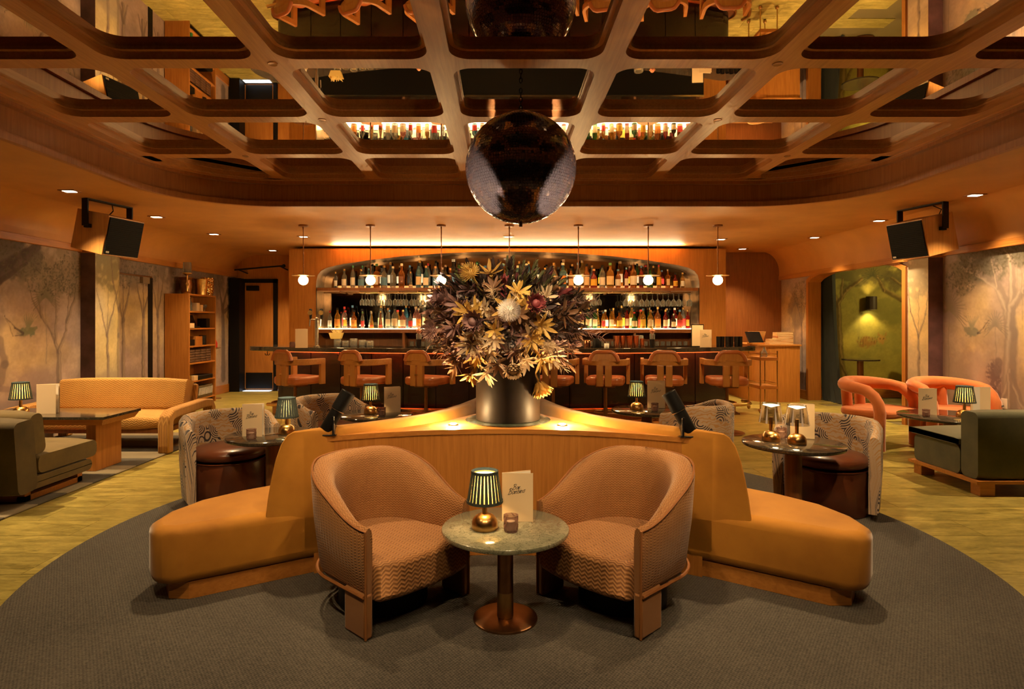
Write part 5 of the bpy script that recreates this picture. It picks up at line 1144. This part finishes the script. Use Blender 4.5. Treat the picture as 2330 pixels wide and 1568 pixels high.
item('green_spool', MB().lathe([(0, 0), (.025, 0), (.025, .12), (0, .12)], 12), plain('spool', (.03, .25, .08), .5), (-5.10, 9.98, on(.09)), 'green spool at the bottom of the bookcase', 'spool')
ZT = HB+.0005
cnd = thing('candelabra', (-5.15, 9.95, ZT), 0, 'gold candelabra with clear glass chimney on the bookcase', 'candelabra'); MB().lathe([(.07, 0), (.06, .02), (.02, .04), (.015, .12), (.03, .16), (.012, .20), (.014, .30), (.07, .33), (.075, .345), (0, .345)], 20).build('stem', K['gold'], cnd); MB().lathe([(.06, .345), (.065, .42), (.06, .52)], 18).build('chimney', K['clear'], cnd)
item('ornate_vase', MB().lathe([(0, 0), (.07, 0), (.10, .14), (.09, .24), (.12, .28), (.11, .285), (.08, .24), (0, .02)], 20), K['bronze'], (-5.27, 10.15, ZT), 'tall dark bronze vase on the bookcase', 'vase')
item('gold_bucket', MB().lathe([(0, 0), (.09, 0), (.11, .26), (.115, .27), (.10, .27), (.08, .01), (0, .01)], 24), K['gold'], (-5.13, 10.37, ZT), 'smooth gold ice bucket on the bookcase', 'bucket'); item('gold_vase', MB().lathe([(0, 0), (.05, 0), (.055, .16), (.04, .20), (.05, .22), (0, .21)], 20), K['gold'], (-5.30, 10.50, ZT), 'slim gold vase on the bookcase', 'vase')
hm = NT('hammered'); hv = hm.N('ShaderNodeTexVoronoi'); hv.inputs['Scale'].default_value = 35; hm.L(hm.coord(), hv.inputs['Vector']); hm.col((.75, .48, .2)); hm.set(Metallic=1, Roughness=.2); hm.bump(hv.outputs['Distance'], .9, .02)
item('hammered_bucket', MB().lathe([(0, 0), (.085, 0), (.10, .10), (.105, .31), (.09, .31), (.08, .01), (0, .01)], 24), hm.m, (-5.15, 10.64, ZT), 'hammered gold champagne bucket at the end of the bookcase', 'bucket')
# brass table with a red bottle behind the bookcase, standing menu holders
sd = thing('brass_stand', (-5.2, 11.0, 0), 0, 'slim brass stand beside the bookcase', 'stand')
MB().lathe([(0, 0), (.12, 0), (.12, .01), (.02, .02), (.015, .9), (.10, .92), (.12, .93), (0, .93)], 20).build('stand', K['brass'], sd); item('red_bottle', MB().lathe([(0, 0), (.05, 0), (.055, .08), (.02, .16), (.018, .24), (0, .24)], 14), K['red'], (-5.2, 11.0, .9305), 'red glass bottle on the slim brass stand', 'bottle')
# ================================================================== alcove
al = thing('wall_sconce', (6.77, 11.19, 1.62), 0, 'dark up-and-down wall sconce in the alcove', 'sconce')
t = MB(); t.lathe([(.088, 0), (.088, .24), (.084, .24), (.084, 0), (.088, 0)], 24, (0, -.11, 0)); t.build('shade', plain('sconce', (.03, .02, .012), .5), al); MB().box(-.03, .03, -.02, 0, .06, .14).build('wall_plate', K['black'], al, smooth=False)
MB().lathe([(0, .04), (.07, .045), (.07, .05), (0, .05)], 16, (0, -.11, 0)).build('lens', glow('sconcelens', (1, .75, .3), 22), al)
lamp('SPOT', (6.77, 11.08, 1.66), 60, (1, .68, .20), (6.77, 11.10, 0), size=.05, spot=105, blend=.5, name='sconce_down'); lamp('SPOT', (6.77, 11.08, 1.80), 14, (1, .62, .18), (6.77, 11.10, 3), size=.05, spot=80, blend=.5, name='sconce_up')
lamp('POINT', (7.6, 9.4, 2.5), 110, (1, .72, .24), size=.1, name='alcove_warm_light')  # extra warm light in the alcove, no fitting there
cu = thing('curtain', (0, 0, 0), 0, 'dark green velvet curtain hanging at the left of the arch', 'curtain')
rings = []
for j, (z, y0, wd) in enumerate(((.004, 10.38, .62), (.06, 10.42, .60), (.4, 10.52, .50), (1.0, 10.58, .45), (1.6, 10.62, .42), (2.25, 10.66, .38))):
    rings.append([(5.77+.035*math.sin(i*1.55)+.012*math.sin(i*.6+j), y0-.02+wd*i/26-.08, z) for i in range(27)] + [(5.80+.035*math.sin(i*1.55)+.012*math.sin(i*.6+j), y0-.02+wd*i/26-.08, z) for i in range(26, -1, -1)])
MB().loft(rings).build('drape', velvet('curt', (.005, .008, .006), (.012, .017, .012), .8, 5, .3), cu, ang=80)
MB().tube([(5.785, 9.2, 2.28), (5.785, 11.1, 2.28)], .014, 8).build('rod', K['black'], cu)
pt = thing('bistro_table', (6.22, 10.50, 0), 0, 'small dark pedestal table beside the curtain in the alcove', 'table'); MB().lathe([(0, .73), (.30, .73), (.30, .755), (0, .755)], 32).build('tabletop', K['darkmarble'], pt); MB().lathe([(.05, .01), (.05, .73)], 16).build('column', K['walnut'], pt); MB().lathe([(0, 0), (.22, 0), (.22, .012), (0, .014)], 28).build('base', K['bronze'], pt)
o = thing('alcove_chair', (7.42, 10.45, 0), R(-30), 'brown alcove armchair with slatted side behind the arch', 'chair'); 
for s_ in (-1, 1):
    MB().box(s_*.34-.03, s_*.34+.03, -.30, -.24, 0, .62).build('leg', K['walnut'], o, smooth=False); MB().box(s_*.34-.03, s_*.34+.03, .24, .30, 0, .75).build('leg', K['walnut'], o, smooth=False); MB().box(s_*.34-.04, s_*.34+.04, -.32, .32, .60, .64).build('armrest', K['walnut'], o, smooth=False)
softbox(-.31, .31, -.30, .28, .30, .44).build('seat', K['brownleather'], o, ang=60); softbox(-.33, .33, .20, .32, .44, .85).build('backrest', plain('brownfab', (.16, .07, .03), .8, 0, .2), o, ang=60)
tc_ = thing('tiger_cushion_chair', (6.98, 9.5, 0), R(-20), 'yellow alcove chair printed with dark big cats', 'chair')
tg = NT('catprint'); v = tg.coord('Object', (1, 1, 1)); n_ = tg.noise(v, 7, 2, .5, 1.5); tg.col(tg.mix(tg.ramp(n_, .55, .57), (.42, .27, .07), (.08, .035, .02))); tg.set(Roughness=.85)
softbox(-.30, .30, -.08, .08, .12, .78).build('backrest', tg.m, tc_, ang=60); softbox(-.30, .30, .08, .55, .12, .42).build('seat', tg.m, tc_, ang=60)
for s_ in (-1, 1): MB().box(s_*.26-.025, s_*.26+.025, -.05, 0, 0, .12).build('leg', K['walnut'], tc_, smooth=False); MB().box(s_*.26-.025, s_*.26+.025, .45, .50, 0, .12).build('leg', K['walnut'], tc_, smooth=False)
so = thing('wall_socket', (XR-.001, 6.62, .45), 0, 'white double power socket on the right mural wall', 'socket'); MB().box(-.008, 0, -.04, .04, 0, .11).build('plate', K['white'], so, smooth=False); MB().tube([(-.01, 0, .03), (-.05, .02, .02), (-.06, .10, -.05)], .006, 6).build('plug_cable', K['black'], so)
# ================================================================== loudspeakers
spw = wood('spwood', (.45, .20, .05), (.62, .31, .09), 'z')
grm = NT('grille'); gv = grm.coord(); sp = grm.N('ShaderNodeSeparateXYZ'); grm.L(gv, sp.inputs[0]); gs = grm.math('SINE', grm.math('MULTIPLY', sp.outputs[2], 300)); grm.col(grm.mix(grm.ramp(gs, -1, 1), (.002, .002, .002), (.008, .007, .007))); grm.set(Roughness=.7, Specular_IOR_Level=.15); grm.bump(gs, .5, .003)
for (x, y, yaw, roll, sd_) in ((-4.50, 6.95, R(76), R(9), 'left'), (4.96, 7.15, R(-76), R(-9), 'right')):
    s_ = thing('loudspeaker', (x, y, ZS), yaw, f'oak cabinet loudspeaker with black grille under the soffit at {sd_}', 'loudspeaker', 'ceiling loudspeakers')
    Mr = Matrix.Translation((0, 0, -.36)) @ Matrix.Rotation(R(13), 4, 'X')
    MB().box(-.24, .24, -.22, .22, -.22, .22, Mr).build('cabinet', spw, s_, smooth=False, bevel=.004)
    MB().box(-.225, .225, -.235, -.215, -.205, .205, Mr).build('grille', grm.m, s_, smooth=False); MB().box(-.21, -.17, -.238, -.234, -.19, -.17, Mr).build('badge', K['white'], s_, smooth=False)
    t = MB(); t.box(-.30, .30, -.04, .04, -.012, -.0005); t.box(-.30, -.285, -.04, .04, -.30, -.005); t.box(.285, .30, -.04, .04, -.30, -.005); t.box(-.285, -.24, -.03, .03, -.32, -.28); t.box(.24, .285, -.03, .03, -.32, -.28); t.build('bracket', K['black'], s_, smooth=False)
    MB().tube([(.1, .05, -.01), (.16, .10, -.06), (.1, .12, -.14)], .006, 6).build('cable', K['black'], s_)
# ================================================================== mirror ball
ball = thing('mirror_ball', (.145, 4.45, 2.525), 0, 'large mirrored disco ball hanging on a chain from the coffered ceiling', 'mirror ball')
RB = .405; t = MB(); rows_ = 64; br = random.Random(3); core = []
for j in range(rows_):
    p0 = -math.pi/2+math.pi*j/rows_; p1 = -math.pi/2+math.pi*(j+1)/rows_; pm = (p0+p1)/2; nc = max(4, int(2*math.pi*math.cos(pm)/(math.pi/rows_)))
    off = 0
    for i in range(nc):
        a0 = 2*math.pi*(i+off)/nc; a1 = 2*math.pi*(i+1+off)/nc; g = .035; da = (a1-a0)*g; dp = (p1-p0)*g
        q = [Vector((math.cos(p)*math.cos(a), math.cos(p)*math.sin(a), math.sin(p)))*RB for a, p in ((a0+da, p0+dp), (a1-da, p0+dp), (a1-da, p1-dp), (a0+da, p1-dp))]
        c_ = sum(q, Vector())/4; axis = Vector((br.uniform(-1, 1), br.uniform(-1, 1), br.uniform(-1, 1))).normalized(); rt = Matrix.Rotation(br.gauss(0, .028), 3, axis)
        t.add([c_+rt @ (p-c_) for p in q], [(0, 1, 2, 3)])
bo = t.build('mirror_tiles', plain('tilemirror', (.15, .11, .105), .10, .80), ball, smooth=False); bo['kind'] = 'stuff'
MB().sphere((0, 0, 0), RB-.004, 64, 40).build('core', plain('ballcore', (.30, .25, .20), .4), ball)
MB().lathe([(0, -.43), (.012, -.43), (.014, -.40), (0, -.40)], 12).build('bottom_stud', K['bronze'], ball); MB().lathe([(.03, .395), (.03, .42), (.01, .43), (0, .43)], 14).build('cap', K['bronze'], ball)
k = 0; z = .44
while z < .60:
    M = Matrix.Translation((0, 0, z)) @ Matrix.Rotation(R(90*(k % 2)), 4, 'Z'); MB().tube([(M @ Vector((.011*math.cos(a), 0, .020*math.sin(a)))) for a in [2*math.pi*i/10 for i in range(10)]], .004, 6, loop=True).build('chain_link', K['black'], ball); z += .032; k += 1
# ================================================================== dried flower arrangement
fr2 = random.Random(11)
arr = thing('flower_arrangement', (POT[0], POT[1], .763+.36), 0, 'huge arrangement of dried proteas and leucadendron in the dark pot', 'flowers')
def leafmat(nm, a, b, rough=.65):
    t = NT(nm); oi = t.N('ShaderNodeObjectInfo'); n = t.noise(t.coord(), 14, 3); f = t.math('ADD', t.math('MULTIPLY', oi.outputs['Random'], .6), t.math('MULTIPLY', n, .45)); t.col(t.mix(f, a, b)); t.set(Roughness=rough); return t.m
LM = {'pale': leafmat('lf_pale', (.66, .56, .46), (.82, .74, .64)), 'yellow': leafmat('lf_yellow', (.30, .14, .018), (.62, .37, .075)), 'cream': leafmat('lf_cream', (.40, .26, .13), (.62, .45, .26)), 'dark': leafmat('lf_dark', (.018, .008, .006), (.065, .030, .016)), 'brown': leafmat('lf_brown', (.10, .042, .016), (.24, .11, .04)), 'mauve': leafmat('lf_mauve', (.14, .06, .055), (.30, .16, .13)), 'grey': leafmat('lf_grey', (.12, .09, .08), (.28, .22, .18)), 'burg': leafmat('lf_burg', (.12, .02, .02), (.28, .05, .05)), 'green': leafmat('lf_green', (.09, .09, .03), (.22, .20, .07))}
def leaf(mb, base, d, L, Wd, up, curl=.15):
    d = d.normalized(); s_ = d.cross(up); s_ = s_.normalized() if s_.length > 1e-4 else Vector((1, 0, 0)); nn = s_.cross(d).normalized()
    pts = []
    for t, w_ in ((0, .25), (.35, .9), (.65, 1.0), (.88, .55), (1.0, .05)):
        c_ = base+d*(L*t)+nn*(curl*L*(t*t)); pts += [c_-s_*Wd*w_/2+nn*Wd*.12*w_, c_, c_+s_*Wd*w_/2+nn*Wd*.12*w_]
    fs = []
    for i in range(4):
        a = i*3; fs += [(a, a+1, a+4, a+3), (a+1, a+2, a+5, a+4)]
    mb.add(pts, fs)
def rosette(seed, n, L, Wd, spread0, spread1, stem=.25, low=True):
    q = random.Random(seed); mb = MB(); mb.tube([(0, 0, -stem), (.004, 0, -stem*.5), (0, 0, 0)], .004, 5)
    for i in range(n):
        t = i/n; az = i*2.4+q.uniform(-.3, .3); sp_ = spread0+(spread1-spread0)*t+q.uniform(-.12, .12)
        d = Vector((math.cos(az)*math.sin(sp_), math.sin(az)*math.sin(sp_), math.cos(sp_))); leaf(mb, Vector((0, 0, -.025*(1-t))), d, L*q.uniform(.75, 1.1), Wd*q.uniform(.8, 1.15), Vector((0, 0, 1)), q.uniform(.0, .2))
    if low:
        for i in range(8):
            az = i*2.1; h = -stem*.25-.02*i; d = Vector((math.cos(az)*.75, math.sin(az)*.75, .66)); leaf(mb, Vector((0, 0, h)), d, L*.75, Wd*.9, Vector((0, 0, 1)), .1)
    return mb
SP = {'star_sprig': [rosette(i, 13, .115, .026, 1.45, .75).mesh('star_sprig') for i in range(3)], 'bud_sprig': [rosette(10+i, 12, .085, .026, .65, .15).mesh('bud_sprig') for i in range(3)]}
def spear(seed):
    q = random.Random(seed); mb = MB(); mb.tube([(0, 0, -.25), (.006, 0, -.1), (0, 0, .06)], .004, 5)
    for i in range(22):
        h = -.20+.26*i/21; az = i*2.4; op = .75-.5*i/21; d = Vector((math.cos(az)*math.sin(op), math.sin(az)*math.sin(op), math.cos(op))); leaf(mb, Vector((0, 0, h)), d, .075*q.uniform(.8, 1.1), .020, Vector((0, 0, 1)), .05)
    return mb
SP['leaf_spear'] = [spear(30+i).mesh('leaf_spear') for i in range(2)]
def fern(seed):
    q = random.Random(seed); mb = MB(); mb.tube([(0, 0, -.2), (0, .01, 0), (0, .04, .16)], .0025, 4)
    for i in range(34):
        h = -.12+.28*i/33; az = q.uniform(0, 6.28); d = Vector((math.cos(az), math.sin(az), .7)).normalized(); b = Vector((0, .04*max(0, h/.16)**2, h)); mb.tube([b, b+d*.035, b+d*.055+Vector((0, 0, .012))], [.002, .0018, .0008], 3)
    return mb
SP['feather_sprig'] = [fern(40+i).mesh('feather_sprig') for i in range(2)]
def protea(seed, fuzzy):
    q = random.Random(seed); mb = MB(); mb.tube([(0, 0, -.25), (0, 0, -.02)], .006, 6); mb.sphere((0, 0, .01), .030, 12, 8)
    if fuzzy:
        for i in range(150):
            t = math.acos(1-1.25*(i+.5)/150); az = i*2.39996; d = Vector((math.sin(t)*math.cos(az), math.sin(t)*math.sin(az), math.cos(t))); b = Vector((0, 0, .01))+d*.028; mb.tube([b, b+d*.03+Vector((0, 0, .006))], [.0018, .0008], 3)
    else:
        for r_ in range(4):
            for i in range(11):
                az = 2*math.pi*(i+.5*(r_ % 2))/11; op = .95-.22*r_; d = Vector((math.cos(az)*math.sin(op*.55), math.sin(az)*math.sin(op*.55), math.cos(op*.55))); leaf(mb, Vector((math.cos(az)*.022, math.sin(az)*.022, -.03+.008*r_)), d, .075-.004*r_, .022, Vector((-math.cos(az), -math.sin(az), 0)), -.12)
    return mb
SP['fuzzy_protea'] = [protea(50, True).mesh('fuzzy_protea')]; SP['cup_protea'] = [protea(51, False).mesh('cup_protea')]
for l in SP.values():
    for me in l: me.materials.append(None)
CEN = Vector((0, 0, .26))
def sprig(kind, d, dist, col, sc_=1.0):
    d = Vector(d).normalized(); me = fr2.choice(SP[kind]); o = link(kind, me, arr); put(o, LM[col])
    o.location = CEN + Vector((d.x*dist*1.08, d.y*dist*.95, d.z*dist*.86)); q = (d+Vector((0, 0, -.10))).to_track_quat('Z', 'Y'); e = q.to_matrix() @ Matrix.Rotation(fr2.uniform(0, 6.28), 3, 'Z'); o.rotation_euler = e.to_euler(); o.scale = (sc_,)*3
N = 290
for i in range(N):
    zz = 1-1.62*(i+.5)/N; rr = math.sqrt(max(0, 1-zz*zz)); az = i*2.39996; d = Vector((rr*math.cos(az), rr*math.sin(az), zz))
    if d.z < -.45 and d.y > .2: continue
    d = d+Vector((fr2.uniform(-.1, .1), fr2.uniform(-.1, .1), fr2.uniform(-.08, .08)))
    dist = fr2.uniform(.36, .46)*(1.02 if d.z > -.1 else .98)
    up = d.z; side = abs(d.x)
    if up > .55: kind, col = fr2.choice([('leaf_spear', 'dark'), ('bud_sprig', 'dark'), ('leaf_spear', 'dark'), ('bud_sprig', 'burg'), ('leaf_spear', 'green'), ('bud_sprig', 'brown')])
    elif d.x > .5 and up > -.3: kind, col = fr2.choice([('bud_sprig', 'dark'), ('leaf_spear', 'dark'), ('star_sprig', 'brown'), ('bud_sprig', 'burg'), ('feather_sprig', 'mauve'), ('star_sprig', 'dark')])
    elif side > .6: kind, col = fr2.choice([('star_sprig', 'brown'), ('leaf_spear', 'brown'), ('bud_sprig', 'mauve'), ('star_sprig', 'mauve'), ('feather_sprig', 'brown')])
    else: kind, col = fr2.choice([('star_sprig', 'yellow'), ('star_sprig', 'cream'), ('star_sprig', 'yellow'), ('star_sprig', 'brown'), ('feather_sprig', 'cream'), ('bud_sprig', 'grey'), ('star_sprig', 'yellow'), ('star_sprig', 'mauve')])
    sprig(kind, d, dist, col, fr2.uniform(.62, .92))
# hand-placed heads that stand out at the front
for (x, z, kind, col, s_) in ((.0, .08, 'fuzzy_protea', 'pale', 1.25), (-.16, .02, 'cup_protea', 'mauve', 1.1), (.12, .12, 'cup_protea', 'burg', 1.0), (-.36, -.04, 'fuzzy_protea', 'mauve', 1.2), (-.18, .30, 'fuzzy_protea', 'yellow', 1.2), (.02, -.26, 'cup_protea', 'cream', 1.0), (.18, -.12, 'fuzzy_protea', 'cream', .8), (.18, -.44, 'cup_protea', 'yellow', 1.2), (-.32, .16, 'cup_protea', 'mauve', 1.0),
                              (-.20, -.14, 'star_sprig', 'cream', 1.25), (-.08, -.10, 'star_sprig', 'cream', 1.1), (.12, -.10, 'star_sprig', 'yellow', 1.2), (-.22, .08, 'star_sprig', 'yellow', 1.3), (.05, .22, 'star_sprig', 'yellow', 1.1), (.18, -.24, 'star_sprig', 'yellow', 1.2), (-.12, -.34, 'star_sprig', 'cream', 1.2), (-.30, -.30, 'star_sprig', 'brown', 1.1), (-.24, -.40, 'star_sprig', 'yellow', 1.2), (-.10, .36, 'star_sprig', 'yellow', 1.2)):
    r_ = math.hypot(x, z); yy = -math.sqrt(max(.02, .20-r_*r_)); pr = 'protea' in kind; sprig(kind, (x, yy, z), .515 if pr else .46, col, s_*(.95 if pr else .66))
MB().sphere((0, 0, .24), .27, 20, 14, sz=.85).build('foliage_core', LM['dark'], arr)['kind'] = 'stuff'
MB().lathe([(0, -.06), (.18, -.06), (.20, .05), (.12, .12), (0, .12)], 20).build('moss', LM['dark'], arr)
